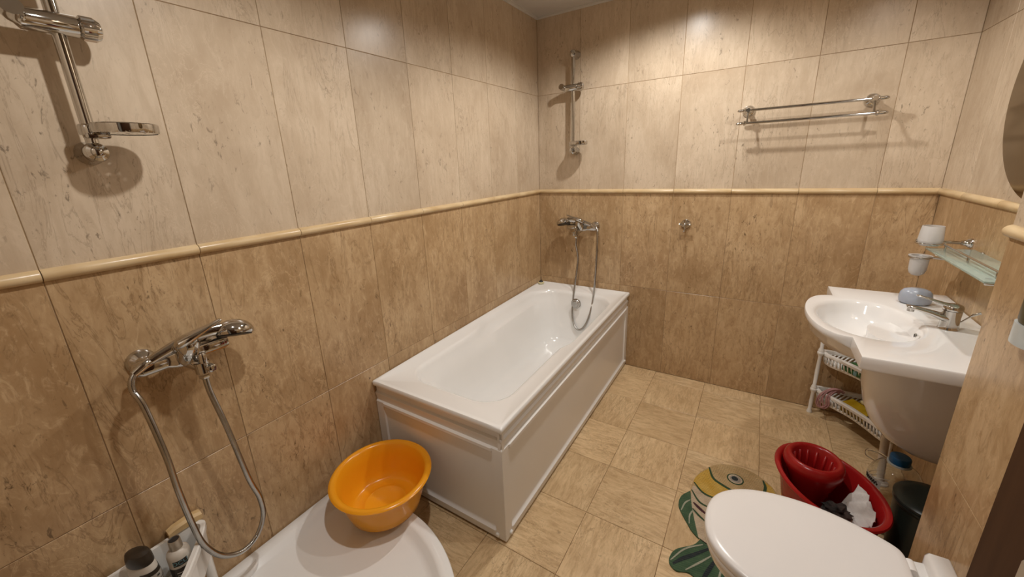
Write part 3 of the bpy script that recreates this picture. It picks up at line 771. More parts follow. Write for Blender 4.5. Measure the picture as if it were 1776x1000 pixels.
# double towel rail
t = thing('towel_rail', (1.545, 0, 1.685), 'double chrome towel rail on the back wall', 'towel rail')
for x in (1.292, 1.795):
    b = part('bracket', join(lathe([(0.030, 0), (0.030, -0.005), (0.024, -0.013), (0.015, -0.020), (0.012, -0.026), (0.012, -0.060)], 30, (x, 0, 1.688), 'y'),
                             tube([(x, -0.058, 1.688), (x, -0.073, 1.688), (x, -0.084, 1.688)], [0.014, 0.016, 0.010], 22)), M['chrome'], t)
    part('drop_arm', tube(spline([(x, -0.070, 1.686), (x, -0.082, 1.660), (x, -0.100, 1.626)], 6), 0.0055, 12), M['chrome'], b)
for (y, z, nm) in ((-0.070, 1.688, 'bar'), (-0.102, 1.622, 'bar')):
    o = part(nm, tube([(1.262, y, z), (1.825, y, z)], 0.0065, 16), M['chrome'], t)
    for s, x in ((-1, 1.288), (1, 1.799)):
        part('finial', tube([(x, y, z), (x + s * 0.004, y, z), (x + s * 0.010, y, z), (x + s * 0.014, y, z), (x + s * 0.034, y, z), (x + s * 0.042, y, z), (x + s * 0.046, y, z)], [0.008, 0.012, 0.012, 0.0078, 0.0078, 0.006, 0.002], 18), M['chrome'], o)

# ================================================================== washbasin
SC = (1.795, -0.765)
sink = thing('washbasin', (2.0, -0.765, 0.80), 'wide white ceramic washbasin with angular wings on the right wall', 'washbasin')
XW = 1.714; YA, YB2 = -0.366, -1.164
poly = [(R - 0.002, YA), (XW, YA), (XW, -0.512)]
for k in range(1, 24):
    a = PI / 2 + PI * k / 24
    poly.append((XW + 0.113 * math.cos(a) * (abs(math.cos(a)) ** -0.12), -0.760 + 0.247 * math.sin(a)))
poly += [(XW, -1.006), (XW, YB2), (R - 0.002, YB2)]
def cast(px, py, ang):
    d = (math.cos(ang), math.sin(ang)); best = None
    for (x0, y0), (x1, y1) in zip(poly, poly[1:] + poly[:1]):
        ex, ey = x1 - x0, y1 - y0; den = d[0] * ey - d[1] * ex
        if abs(den) < 1e-12: continue
        t_ = ((x0 - px) * ey - (y0 - py) * ex) / den; s_ = ((x0 - px) * d[1] - (y0 - py) * d[0]) / den
        if t_ > 0 and -1e-9 <= s_ <= 1 + 1e-9 and (best is None or t_ < best): best = t_
    return (px + d[0] * best, py + d[1] * best)
angs = sorted([2 * PI * k / 120 - PI for k in range(120)] + [math.atan2(y - SC[1], x - SC[0]) for x, y in (poly[0], poly[1], poly[2], poly[-3], poly[-2], poly[-1])])
out = [cast(SC[0], SC[1], a) for a in angs]
bulge = [min(1.0, max(0.0, (XW + 0.004 - p[0]) / 0.05)) for p in out]
def scaled(s, z, lift=0.0):
    return [(min(SC[0] + (p[0] - SC[0]) * s, R - 0.001), SC[1] + (p[1] - SC[1]) * s, z + lift * b) for p, b in zip(out, bulge)]
def ell(cx, ax, ay, z, ex=1.0):
    return [(cx + ax * math.cos(a), SC[1] + ay * math.sin(a), z) for a in angs]
rings = [ell(1.88, 0.09, 0.10, 0.726), ell(1.84, 0.135, 0.155, 0.729), ell(1.81, 0.160, 0.200, 0.748), ell(1.80, 0.178, 0.226, 0.780),
         scaled(0.95, 0.806, 0.012), scaled(0.992, 0.807, 0.020), scaled(1.0, 0.812, 0.022), scaled(1.0, 0.846, 0.0), scaled(0.992, 0.850), scaled(0.97, 0.850)]
rings += [ell(1.787, 0.162, 0.228, 0.8495), ell(1.787, 0.150, 0.216, 0.845), ell(1.787, 0.142, 0.207, 0.832), ell(1.787, 0.132, 0.196, 0.806), ell(1.788, 0.114, 0.172, 0.775), ell(1.790, 0.080, 0.125, 0.754), ell(1.792, 0.035, 0.05, 0.745)]
part('bowl', loft(rings, True, True), M['ceramic'], sink, sharp=42)
part('overflow_hole', lathe([(0.0095, 0.0), (0.0095, -0.002), (0.006, -0.003)], 18, (1.9215, -0.800, 0.812), 'x'), M['black'], sink)
part('overflow_ring', lathe([(0.009, -0.001), (0.012, -0.001), (0.012, -0.004), (0.009, -0.004)], 20, (1.9215, -0.800, 0.812), 'x', False, False), M['chrome'], sink)
part('waste', lathe([(0.024, 0.7445), (0.023, 0.748), (0.015, 0.747)], 24, (1.792, -0.765, 0)), M['chrome'], sink)
part('upstand', box(R - 0.055, R - 0.002, YA - 0.11, YA - 0.005, 0.848, 0.862, 0.006, 3), M['ceramic'], sink)

# semi-pedestal
rings = []
for z, xf_, hw in ((0.800, 1.800, 0.150), (0.70, 1.806, 0.150), (0.58, 1.815, 0.146), (0.50, 1.832, 0.140), (0.44, 1.858, 0.130), (0.39, 1.900, 0.115), (0.36, 1.950, 0.098), (0.350, 2.000, 0.08)):
    pr = []
    for k in range(29):
        a = PI / 2 + PI * k / 28
        ca = abs(math.cos(a)) ** 0.75; sa = math.copysign(abs(math.sin(a)) ** 0.75, math.sin(a))
        pr.append(((R - 0.003) + (xf_ - (R - 0.003)) * ca, -0.765 + hw * sa, z))
    rings.append(pr)
part('half_pedestal', loft(rings), M['ceramic'], sink)

# waste pipe behind the pedestal
t = thing('waste_pipe', (2.0, -0.60, 0.0), 'pale plastic waste pipe coming out under the half pedestal', 'pipe')
pp = resample(spline([(2.045, -0.72, 0.346), (2.012, -0.63, 0.320), (1.985, -0.560, 0.265), (1.990, -0.545, 0.15), (2.0, -0.54, 0.02), (2.0, -0.54, 0.0)], 8), 0.006)
part('tube', tube(pp, [0.0145 + (0.001 if i % 2 else 0) for i in range(len(pp))], 16), M['pipe'], t)
part('floor_collar', lathe([(0.034, 0), (0.033, 0.006), (0.020, 0.012)], 24, (2.0, -0.54, 0.0005)), M['pipe'], t)

# basin tap
fx, fy, fz = 2.000, -0.775, 0.850
tap = thing('basin_tap', (fx, fy, fz), 'chrome single-lever tap on the washbasin', 'tap')
rings = []
for z, cx, ax, ay in ((0.0005, 0, 0.030, 0.027), (0.004, 0, 0.029, 0.026), (0.02, 0, 0.027, 0.025), (0.05, -0.001, 0.026, 0.0245), (0.072, -0.001, 0.027, 0.025), (0.078, -0.001, 0.027, 0.025), (0.079, -0.001, 0.024, 0.022)):
    rings.append([(fx + cx + ax * math.cos(2 * PI * k / 32), fy + ay * math.sin(2 * PI * k / 32), fz + z) for k in range(32)])
part('body', loft(rings), M['chrome'], tap)
sp_ = [((fx - 0.004, fy, fz + 0.040), 0.024, 0.022), ((fx - 0.030, fy, fz + 0.048), 0.021, 0.017), ((fx - 0.060, fy, fz + 0.060), 0.018, 0.012), ((fx - 0.095, fy, fz + 0.070), 0.016, 0.009), ((fx - 0.118, fy, fz + 0.074), 0.015, 0.0085), ((fx - 0.126, fy, fz + 0.074), 0.010, 0.006)]
part('spout', loft([[(c[0] - 0.25 * h * math.sin(2 * PI * k / 24), c[1] + w_ * math.cos(2 * PI * k / 24), c[2] + h * math.sin(2 * PI * k / 24)) for k in range(24)] for c, w_, h in sp_]), M['chrome'], tap)
part('aerator', lathe([(0.011, 0.072), (0.011, 0.056), (0.008, 0.055)], 20, (fx - 0.112, fy, fz)), M['chrome'], tap)
part('lever_cap', lathe([(0.026, 0.080), (0.0265, 0.084), (0.026, 0.094), (0.022, 0.101), (0.012, 0.105), (0.002, 0.106)], 32, (fx, fy, fz), sx=1.05), M['chrome'], tap)
lv = [((fx + 0.004, fy, fz + 0.092), 0.018, 0.012), ((fx - 0.025, fy + 0.002, fz + 0.100), 0.016, 0.008), ((fx - 0.060, fy + 0.006, fz + 0.112), 0.011, 0.005), ((fx - 0.095, fy + 0.010, fz + 0.121), 0.009, 0.0045), ((fx - 0.102, fy + 0.011, fz + 0.122), 0.006, 0.003)]
part('lever', loft([[(c[0] - 0.3 * h * math.sin(2 * PI * k / 20), c[1] + w_ * math.cos(2 * PI * k / 20), c[2] + h * math.sin(2 * PI * k / 20)) for k in range(20)] for c, w_, h in lv]), M['chrome'], tap)
part('pull_rod', join(tube([(fx + 0.026, fy, fz + 0.030), (fx + 0.050, fy - 0.004, fz + 0.066)], 0.0026, 10), tube([(fx + 0.047, fy - 0.004, fz + 0.062), (fx + 0.052, fy - 0.005, fz + 0.069), (fx + 0.064, fy - 0.007, fz + 0.078), (fx + 0.069, fy - 0.008, fz + 0.080)], [0.003, 0.005, 0.0045, 0.005], 12)), M['chrome'], tap)

tap.scale = (0.92, 1.0, 0.86)
# soap on the basin
t = thing('soap', (1.974, -0.505, 0.851), 'oval grey-blue soap bar on the washbasin corner', 'soap')
rings = []
for s, z in ((0.80, 0.0), (0.95, 0.004), (1.0, 0.014), (1.0, 0.022), (0.94, 0.034), (0.78, 0.042), (0.5, 0.046), (0.1, 0.047)):
    rings.append([(1.974 + 0.050 * s * math.cos(a), -0.505 + 0.037 * s * math.sin(a), 0.8512 + z * 1.35) for a in [2 * PI * k / 36 for k in range(36)]])
part('bar', loft(rings), M['soap_blue'], t)

# glass shelf
sh = thing('glass_shelf', (2.04, -0.765, 1.080), 'pale green glass shelf with chrome rail above the washbasin', 'shelf')
part('pane', box(1.966, 2.098, -1.016, -0.506, 1.077, 1.084, 0.0015), M['glass'], sh)
rl = part('rail', tube([(2.004, -1.010, 1.104), (2.004, -0.545, 1.104)], 0.0035, 12), M['chrome'], sh)
for y in (-0.765, -0.560, -0.970):
    part('rail_post', tube([(2.004, y, 1.084), (2.004, y, 1.104)], 0.0035, 10), M['chrome'], rl)
for y in (-0.560, -0.970):
    part('bracket', join(lathe([(0.018, 0), (0.018, -0.004), (0.012, -0.010)], 24, (R, y, 1.068), 'x'), tube([(R - 0.004, y, 1.068), (1.985, y, 1.068), (1.982, y, 1.068)], [0.007, 0.007, 0.004], 14), tube([(1.990, y, 1.068), (1.990, y, 1.0771)], 0.008, 14)), M['chrome'], sh)

# tumbler holder beside the shelf, its two frosted cups
hd = thing('tumbler_holder', (2.09, -0.449, 1.096), 'chrome cup holder with ring on the right wall left of the glass shelf', 'holder')
part('wall_flange', lathe([(0.019, 0), (0.019, -0.004), (0.015, -0.012), (0.010, -0.018), (0.010, -0.028)], 26, (R, -0.449, 1.098), 'x'), M['chrome'], hd)
part('arm', tube([(R - 0.015, -0.449, 1.098), (2.02, -0.447, 1.098), (1.968, -0.446, 1.098), (1.962, -0.446, 1.098), (1.954, -0.446, 1.098), (1.948, -0.446, 1.098)], [0.0065, 0.0065, 0.0065, 0.011, 0.011, 0.005], 16), M['chrome'], hd)
def ring_tube(c, rr, r, n=40):
    P = [(c[0] + rr * math.cos(2 * PI * k / n), c[1] + rr * math.sin(2 * PI * k / n), c[2]) for k in range(n)]
    V, F = [], []
    for k, p in enumerate(P):
        a = 2 * PI * k / n
        for j in range(10):
            b = 2 * PI * j / 10
            V.append((c[0] + (rr + r * math.cos(b)) * math.cos(a), c[1] + (rr + r * math.cos(b)) * math.sin(a), c[2] + r * math.sin(b)))
    for k in range(n):
        for j in range(10):
            F.append((k * 10 + j, ((k + 1) % n) * 10 + j, ((k + 1) % n) * 10 + (j + 1) % 10, k * 10 + (j + 1) % 10))
    return V, F
part('upper_ring', join(ring_tube((1.978, -0.490, 1.0985), 0.0385, 0.0034), tube([(1.978, -0.446, 1.098), (1.978, -0.457, 1.098)], 0.004, 10)), M['chrome'], hd)
part('lower_ring', join(ring_tube((1.985, -0.405, 1.024), 0.033, 0.0035), tube(spline([(2.017, -0.405, 1.024), (2.05, -0.42, 1.024), (2.085, -0.44, 1.03), (R - 0.004, -0.445, 1.05)], 6), 0.0045, 10), lathe([(0.012, 0), (0.012, -0.004), (0.007, -0.008)], 20, (R, -0.445, 1.05), 'x')), M['chrome'], hd)
t = thing('frosted_cup', (1.978, -0.490, 1.086), 'squat frosted glass cup standing at the end of the glass shelf', 'cup')
part('cup', lathe([(0.020, 1.088), (0.026, 1.089), (0.030, 1.096), (0.0345, 1.1025), (0.036, 1.112), (0.033, 1.150), (0.031, 1.166), (0.0295, 1.166), (0.031, 1.150), (0.0335, 1.112), (0.028, 1.096), (0.01, 1.094)], 40, (1.978, -0.490, 0)), M['frost'], t)
t = thing('frosted_cup', (1.985, -0.405, 0.945), 'round-bottomed frosted glass cup hanging in the chrome ring', 'cup')
part('cup', lathe([(0.003, 0.945), (0.014, 0.947), (0.023, 0.955), (0.0275, 0.970), (0.0285, 1.0), (0.0290, 1.022), (0.0365, 1.0285), (0.0365, 1.031), (0.0275, 1.031), (0.0270, 1.0), (0.026, 0.972), (0.02, 0.958), (0.003, 0.950)], 40, (1.985, -0.405, 0)), M['frost'], t)

# oval mirror on the right wall, its reflecting face coloured dark brown
t = thing('oval_mirror', (R, -0.80, 1.62), 'oval dark brown wall mirror above the washbasin', 'mirror')
def mring(s, x, d=0.0): return [(x, -0.800 + (0.357 * s - d) * math.cos(a), 1.625 + (0.345 * s - d) * math.sin(a)) for a in [2 * PI * k / 72 for k in range(72)]]
part('glass', loft([mring(0.995, R - 0.0062), mring(0.99, R - 0.009), mring(0.95, R - 0.0095), mring(0.02, R - 0.0095)], False, True), M['mirror'], t)
part('back', loft([mring(0.9, R - 0.0005), mring(1.0, R - 0.0005), mring(1.0, R - 0.0062), mring(0.9, R - 0.0062)]), M['mirror_edge'], t)

# clear holder on the boxing beside the toilet
t = thing('freshener_holder', (PX, -1.452, 1.05), 'clear plastic holder with olive bottle on the boxing beside the doorway', 'holder')
part('cup', loft([[(PX - 0.017 * s - 0.001 + dx, -1.452 + 0.034 * s2, z) for s, s2 in [(1 + math.cos(a), 1.15 * math.sin(a)) for a in [2 * PI * k / 28 for k in range(28)]]] for z, dx in ((1.055, 0), (1.062, 0), (1.095, 0), (1.100, 0))]), M['pale_clear'], t)
part('bottle', lathe([(0.008, 1.100), (0.013, 1.101), (0.015, 1.108), (0.015, 1.150), (0.012, 1.172), (0.006, 1.184), (0.002, 1.186)], 30, (PX - 0.0185, -1.452, 0), sy=2.1), M['olive'], t)

# ================================================================== toilet
TY = -1.572
toi = thing('toilet', (1.66, TY, 0), 'white toilet with closed lid against the boxing', 'toilet')
# half outline of lid: (x, half width) from the nose to the hinge
LO = [(1.362, 0.0), (1.365, 0.040), (1.376, 0.078), (1.398, 0.112), (1.432, 0.142), (1.478, 0.166), (1.535, 0.181), (1.600, 0.187), (1.665, 0.182), (1.725, 0.168), (1.775, 0.150), (1.806, 0.134), (1.818, 0.118), (1.822, 0.09), (1.823, 0.04), (1.823, 0.0)]
def outline(scale, z, cx=1.60, dx=0.0, sy=None, xcut=None):
    pts = [(x, TY + h) for x, h in LO] + [(x, TY - h) for x, h in reversed(LO[1:-1])]
    sy = scale if sy is None else sy
    return [(cx + (x - cx) * scale + dx, TY + (y - TY) * sy, z) for x, y in pts]
def smooth_outline(ring):
    n = len(ring); out = []
    P = [Vector(p) for p in ring]
    for i in range(n):
        p0, p1, p2, p3 = P[i - 1], P[i], P[(i + 1) % n], P[(i + 2) % n]
        for k in range(3):
            t_ = k / 3
            out.append(0.5 * ((2 * p1) + (p2 - p0) * t_ + (2 * p0 - 5 * p1 + 4 * p2 - p3) * t_ * t_ + (3 * p1 - p0 - 3 * p2 + p3) * t_ ** 3))
    return out
OL = lambda *a, **k: smooth_outline(outline(*a, **k))
part('lid', loft([OL(0.97, 0.418), OL(0.995, 0.418), OL(1.0, 0.422), OL(1.0, 0.431), OL(0.992, 0.437), OL(0.97, 0.4405), OL(0.90, 0.4425), OL(0.6, 0.4445), OL(0.15, 0.445)]), M['seat'], toi, sharp=50)
part('seat', loft([OL(0.95, 0.398), OL(0.985, 0.398), OL(0.992, 0.401), OL(0.992, 0.412), OL(0.985, 0.416), OL(0.95, 0.4165)]), M['seat'], toi, sharp=50)
def bowl_ring(s, z, sy, dx):
    r = OL(s, z, 1.62, dx, sy)
    return r
part('bowl', loft([bowl_ring(0.56, 0.0005, 0.58, 0.07), bowl_ring(0.55, 0.03, 0.56, 0.07), bowl_ring(0.53, 0.12, 0.52, 0.075), bowl_ring(0.58, 0.20, 0.56, 0.065), bowl_ring(0.72, 0.28, 0.74, 0.04), bowl_ring(0.87, 0.335, 0.91, 0.015), bowl_ring(0.955, 0.372, 0.96, 0.0), bowl_ring(0.965, 0.390, 0.965, 0.0), bowl_ring(0.955, 0.3965, 0.955, 0.0)]), M['ceramic'], toi)
part('back_deck', loft([[(x, TY + s * h, z) for s, h in ((1, 1),)] for x, h, z in ()] or
     [[(x0, TY - hw, 0.05 if False else zb), (x0, TY + hw, zb), (x0, TY + hw, zt - 0.006), (x0, TY + hw - 0.008, zt), (x0, TY - hw + 0.008, zt), (x0, TY - hw, zt - 0.006)]
      for x0, hw, zb, zt in ((1.75, 0.120, 0.20, 0.397), (1.82, 0.128, 0.20, 0.4165), (1.862, 0.138, 0.20, 0.4165), (1.866, 0.150, 0.19, 0.434), (1.874, 0.156, 0.19, 0.440), (PX - 0.004, 0.158, 0.19, 0.440), (PX - 0.0005, 0.156, 0.19, 0.438))]), M['ceramic'], toi, sharp=50)
for s in (-1, 1):
    part('hinge', tube([(1.826, TY + s * 0.070, 0.4285), (1.826, TY + s * 0.105, 0.4285)], 0.0105, 16), M['seat'], toi)

# ================================================================== fish mat
fm = thing('fish_mat', (1.44, -1.05, 0.0), 'fish-shaped ribbed foam floor mat with green fins partly under the toilet', 'mat')
def spl2(p, n=6, closed=False):
    return [(v.x, v.y) for v in spline([(a, b, 0) for a, b in p], n)]
body = spl2([(1.345, -1.262), (1.304, -1.136), (1.282, -1.053), (1.280, -0.975), (1.296, -0.897), (1.335, -0.825), (1.383, -0.775), (1.454, -0.753), (1.525, -0.766), (1.591, -0.820), (1.618, -0.890), (1.620, -0.980), (1.605, -1.080), (1.565, -1.180), (1.500, -1.245), (1.440, -1.275), (1.390, -1.275), (1.345, -1.262)], 5)[:-1]
part('body', prism(body, 0.0004, 0.0050), M['mat_tan'], fm, smooth=False)
part('scales', prism(spl2([(1.340, -1.255), (1.304, -1.136), (1.286, -1.053), (1.287, -0.985), (1.324, -1.006), (1.364, -1.017), (1.45, -1.02), (1.52, -1.06), (1.50, -1.20), (1.43, -1.262), (1.38, -1.268), (1.340, -1.255)], 4)[:-1], 0.0050, 0.0054), M['mat_cream'], fm, smooth=False)
part('cheek', prism(spl2([(1.334, -0.836), (1.301, -0.894), (1.285, -0.958), (1.330, -1.006), (1.373, -1.010), (1.409, -0.980), (1.449, -0.937), (1.389, -0.916), (1.357, -0.892), (1.334, -0.836)], 4)[:-1], 0.0050, 0.0055), M['mat_yellow'], fm, smooth=False)
part('snout', prism([(1.565, -0.802), (1.591, -0.824), (1.610, -0.874), (1.614, -0.93), (1.585, -0.93), (1.563, -0.872)], 0.0050, 0.0055), M['mat_yellow'], fm, smooth=False)
def strip(name, pts, w_, m, zb=0.0050, h=0.0012, n=6):
    P = spline([(a, b, 0) for a, b in pts], n) if len(pts) > 2 else [Vector((*pts[0], 0)), Vector((*pts[1], 0))]
    L, Rr = [], []
    for i, p in enumerate(P):
        d = (P[min(i + 1, len(P) - 1)] - P[max(i - 1, 0)]).normalized(); nn = Vector((-d.y, d.x, 0))
        q = w_ * (0.45 + 0.55 * math.sin(PI * (i + 0.5) / len(P)))
        L.append(p + nn * q); Rr.append(p - nn * q)
    ring = [(v.x, v.y) for v in L] + [(v.x, v.y) for v in reversed(Rr)]
    V = [(x, y, zb) for x, y in ring] + [(x, y, zb + h) for x, y in ring]
    k = len(L); N2 = 2 * k; F = []
    for i in range(k - 1):
        F.append((i, i + 1, N2 - 2 - i, N2 - 1 - i)); F.append((N2 + i, N2 + i + 1, N2 + N2 - 2 - i, N2 + N2 - 1 - i))
    for i in range(N2): F.append((i, (i + 1) % N2, N2 + (i + 1) % N2, N2 + i))
    return part(name, (V, F), M[m], fm, smooth=False)
strip('face_line', [(1.336, -0.826), (1.357, -0.888), (1.389, -0.912), (1.449, -0.933), (1.50, -0.93)], 0.0065, 'mat_dark')
strip('scale_line', [(1.287, -0.962), (1.324, -1.004), (1.364, -1.015), (1.41, -1.00)], 0.0050, 'mat_dark')
strip('scale_line', [(1.283, -1.014), (1.316, -1.064), (1.347, -1.079), (1.40, -1.08)], 0.0045, 'mat_dark')
strip('scale_line', [(1.300, -1.085), (1.328, -1.107), (1.358, -1.126)], 0.0065, 'mat_maroon')
strip('scale_line', [(1.302, -1.121), (1.328, -1.145), (1.356, -1.164)], 0.0045, 'mat_dark')
strip('mouth_line', [(1.556, -0.796), (1.565, -0.835), (1.558, -0.878), (1.535, -0.90)], 0.0060, 'mat_dark')
def disc(c, rx, ry, rot=0.0, n=36):
    return [(c[0] + rx * math.cos(a) * math.cos(rot) - ry * math.sin(a) * math.sin(rot), c[1] + rx * math.cos(a) * math.sin(rot) + ry * math.sin(a) * math.cos(rot)) for a in [2 * PI * k / n for k in range(n)]]
ey = part('eye', prism(disc((1.447, -0.849), 0.0345, 0.0345), 0.0050, 0.0059), M['mat_dark'], fm, smooth=False)
part('eye_white', prism(disc((1.447, -0.849), 0.0290, 0.0290), 0.0059, 0.0064), M['mat_cream'], ey, smooth=False)
part('iris', prism(disc((1.447, -0.849), 0.0225, 0.0225), 0.0064, 0.0067), M['mat_grey'], ey, smooth=False)
part('pupil', prism(disc((1.445, -0.847), 0.0135, 0.0145), 0.0067, 0.0070), M['mat_navy'], ey, smooth=False)
part('fin', prism(spl2([(1.279, -1.022), (1.249, -1.073), (1.246, -1.126), (1.262, -1.163), (1.294, -1.210), (1.315, -1.238), (1.349, -1.260), (1.339, -1.210), (1.297, -1.097), (1.279, -1.022)], 4)[:-1], 0.0003, 0.0052), M['mat_green'], fm, smooth=False)
strip('fin_line', [(1.261, -1.154), (1.269, -1.106), (1.286, -1.077)], 0.0032, 'mat_pale', 0.0052, 0.0006)
strip('fin_line', [(1.300, -1.207), (1.296, -1.162), (1.306, -1.131), (1.317, -1.143)], 0.0032, 'mat_pale', 0.0052, 0.0006)
part('tail', prism(spl2([(1.349, -1.258), (1.328, -1.299), (1.275, -1.350), (1.259, -1.394), (1.264, -1.424), (1.290, -1.440), (1.324, -1.426), (1.350, -1.432), (1.385, -1.460), (1.43, -1.468), (1.49, -1.440), (1.55, -1.400), (1.560, -1.370), (1.53, -1.350), (1.47, -1.310), (1.42, -1.262), (1.349, -1.258)], 4)[:-1], 0.0003, 0.0050), M['mat_green'], fm, smooth=False)
strip('tail_line', [(1.274, -1.418), (1.300, -1.382), (1.334, -1.344), (1.382, -1.287)], 0.0075, 'mat_navy')
strip('tail_line', [(1.372, -1.440), (1.388, -1.385), (1.409, -1.320)], 0.0075, 'mat_navy')
strip('tail_line', [(1.264, -1.408), (1.303, -1.334), (1.360, -1.280)], 0.0032, 'mat_pale')
strip('tail_line', [(1.318, -1.420), (1.345, -1.383), (1.368, -1.351), (1.397, -1.308)], 0.0036, 'mat_pale')
strip('tail_line', [(1.42, -1.45), (1.425, -1.39), (1.43, -1.33)], 0.0036, 'mat_pale')

# ================================================================== red mop bucket with wringer
BC = Vector((1.736, -1.010, 0)); BA = Vector((0.60, -0.80, 0)).normalized(); BB = Vector((-BA.y, BA.x, 0))
bk = thing('mop_bucket', BC, 'red oval plastic mop bucket with wringer behind the toilet', 'bucket')
def oval(ca, la, lb, z, c0=BC, n=56, tilt=0.0, ex=1.0):
    out = []
    for k in range(n):
        a = 2 * PI * k / n
        p = c0 + BA * (ca + la * math.cos(a)) + BB * (lb * math.sin(a)); p.z = z - tilt * math.cos(a)
        out.append(p)
    return out
TL = 0.018
part('tub', loft([oval(0.01, 0.125, 0.098, 0.0005), oval(0.01, 0.130, 0.103, 0.004), oval(0.005, 0.155, 0.122, 0.12, tilt=TL * .4), oval(0, 0.176, 0.138, 0.238, tilt=TL), oval(0, 0.178, 0.140, 0.246, tilt=TL),
                  oval(0, 0.194, 0.152, 0.250, tilt=TL), oval(0, 0.197, 0.155, 0.256, tilt=TL), oval(0, 0.194, 0.152, 0.262, tilt=TL), oval(0, 0.182, 0.142, 0.263, tilt=TL), oval(0, 0.173, 0.134, 0.255, tilt=TL),
                  oval(0.005, 0.150, 0.117, 0.12, tilt=TL * .4), oval(0.01, 0.122, 0.094, 0.008)]), M['red'], bk, sharp=50)
WC = BC + BA * (-0.075)
def wr_ring(la, lb, z, ca=0.0): return oval(ca, la, lb, z, WC)
wr_ = part('wringer', loft([wr_ring(0.060, 0.055, 0.150), wr_ring(0.080, 0.078, 0.225), wr_ring(0.097, 0.096, 0.268), wr_ring(0.100, 0.100, 0.282), wr_ring(0.094, 0.094, 0.302), wr_ring(0.086, 0.086, 0.312), wr_ring(0.078, 0.078, 0.313), wr_ring(0.070, 0.070, 0.306),
                          wr_ring(0.060, 0.060, 0.240), wr_ring(0.050, 0.048, 0.165)]), M['red'], bk, sharp=50)
for k in range(14):                      # slots of the wringer cone seen as ribs
    a = 2 * PI * k / 14
    p0 = WC + BA * (0.0665 * math.cos(a)) + BB * (0.0665 * math.sin(a)); p1 = WC + BA * (0.052 * math.cos(a)) + BB * (0.050 * math.sin(a))
    part('rib', tube([(p0.x, p0.y, 0.292), (p1.x, p1.y, 0.170)], 0.0050, 8), M['red'], wr_)
part('lip', loft([oval(-0.010, 0.206, 0.10, 0.262, BC, tilt=TL), oval(-0.012, 0.208, 0.10, 0.270, BC, tilt=TL), oval(-0.012, 0.200, 0.096, 0.272, BC, tilt=TL), oval(-0.010, 0.196, 0.094, 0.264, BC, tilt=TL)], False, False), M['red'], bk) if False else None

def crumple(name, c, rx, ry, rz, m, seed, label, cat, floor_z, amp=0.35):
    rnd = random.Random(seed)
    waves = [(Vector((rnd.uniform(-1, 1), rnd.uniform(-1, 1), rnd.uniform(-1, 1))).normalized() * rnd.uniform(2.5, 8), rnd.uniform(0, 6), rnd.uniform(0.4, 1)) for _ in range(12)]
    bm = bmesh.new(); bmesh.ops.create_icosphere(bm, subdivisions=5, radius=1)
    for v in bm.verts:
        d = v.co.normalized(); s = 0
        for kk, ph, w_ in waves: s += w_ * (1 - abs(math.sin(d.dot(kk) + ph)) * 2)
        r = 1 + amp * s / 5.0
        p = Vector((d.x * rx * r, d.y * ry * r, d.z * rz * r * (1 + 0.2 * s / 5)))
        p = Vector(c) + p
        p.z = max(p.z, floor_z + 0.001 * (d.x + 1))
        v.co = p
    bm.verts.index_update()
    g = ([tuple(v.co) for v in bm.verts], [tuple(v.index for v in f.verts) for f in bm.faces]); bm.free()
    t_ = thing(name, (c[0], c[1], floor_z), label, cat)
    part('cloth', g, M[m], t_, sharp=80)
    return t_
# draped rag: a sheet with folds from the bucket bottom up its far wall
def rag(name, ctrl, nu, nv, m, seed, label, amp):
    """ctrl = 4x4 grid of points -> bicubic sheet with crumple noise"""
    rnd = random.Random(seed)
    waves = [(rnd.uniform(5, 17), rnd.uniform(5, 17), rnd.uniform(0, 6), rnd.uniform(.4, 1)) for _ in range(7)]
    def B(t): return ((1 - t) ** 3, 3 * t * (1 - t) ** 2, 3 * t * t * (1 - t), t ** 3)
    V = []
    for i in range(nu + 1):
        for j in range(nv + 1):
            u, v = i / nu, j / nv; p = Vector((0, 0, 0))
            for a, ba in enumerate(B(u)):
                for b, bb in enumerate(B(v)): p += Vector(ctrl[a][b]) * (ba * bb)
            s = sum(w_ * (1 - 2 * abs(math.sin(fu * u + fv * v + ph))) for fu, fv, ph, w_ in waves) / 5
            s2 = sum(w_ * math.sin(fv * u - fu * v + ph) for fu, fv, ph, w_ in waves) / 5
            V.append(p + Vector((s2 * 0.6, s * 0.4, s)) * amp)
    n = nv + 1; F = [(i * n + j, i * n + j + 1, (i + 1) * n + j + 1, (i + 1) * n + j) for i in range(nu) for j in range(nv)]
    t_ = thing(name, tuple(V[len(V) // 2]), label, 'rag')
    o = part('cloth', (V, F), M[m], t_, sharp=80)
    md = o.modifiers.new('thickness', 'SOLIDIFY'); md.thickness = 0.0025
    return t_
def bp(a, b, z):
    p = BC + BA * a + BB * b; return (p.x, p.y, z)
rag('white_rag', [[bp(0.022, 0.100, 0.262), bp(0.058, 0.108, 0.250), bp(0.102, 0.092, 0.235), bp(0.138, 0.052, 0.208)],
                  [bp(0.025, 0.055, 0.210), bp(0.060, 0.070, 0.225), bp(0.105, 0.055, 0.215), bp(0.140, 0.025, 0.195)],
                  [bp(0.040, 0.000, 0.150), bp(0.070, 0.010, 0.190), bp(0.105, 0.000, 0.195), bp(0.140, -0.020, 0.180)],
                  [bp(0.050, -0.060, 0.150), bp(0.080, -0.070, 0.180), bp(0.110, -0.060, 0.180), bp(0.135, -0.045, 0.165)]], 30, 30, 'cloth_w', 5, 'crumpled white rag in the red mop bucket', 0.017)
crumple('dark_rag', bp(0.072, -0.030, 0.205), 0.050, 0.042, 0.030, 'cloth_d', 11, 'small crumpled black rag lying on the white rag', 'rag', 0.19, 0.5)

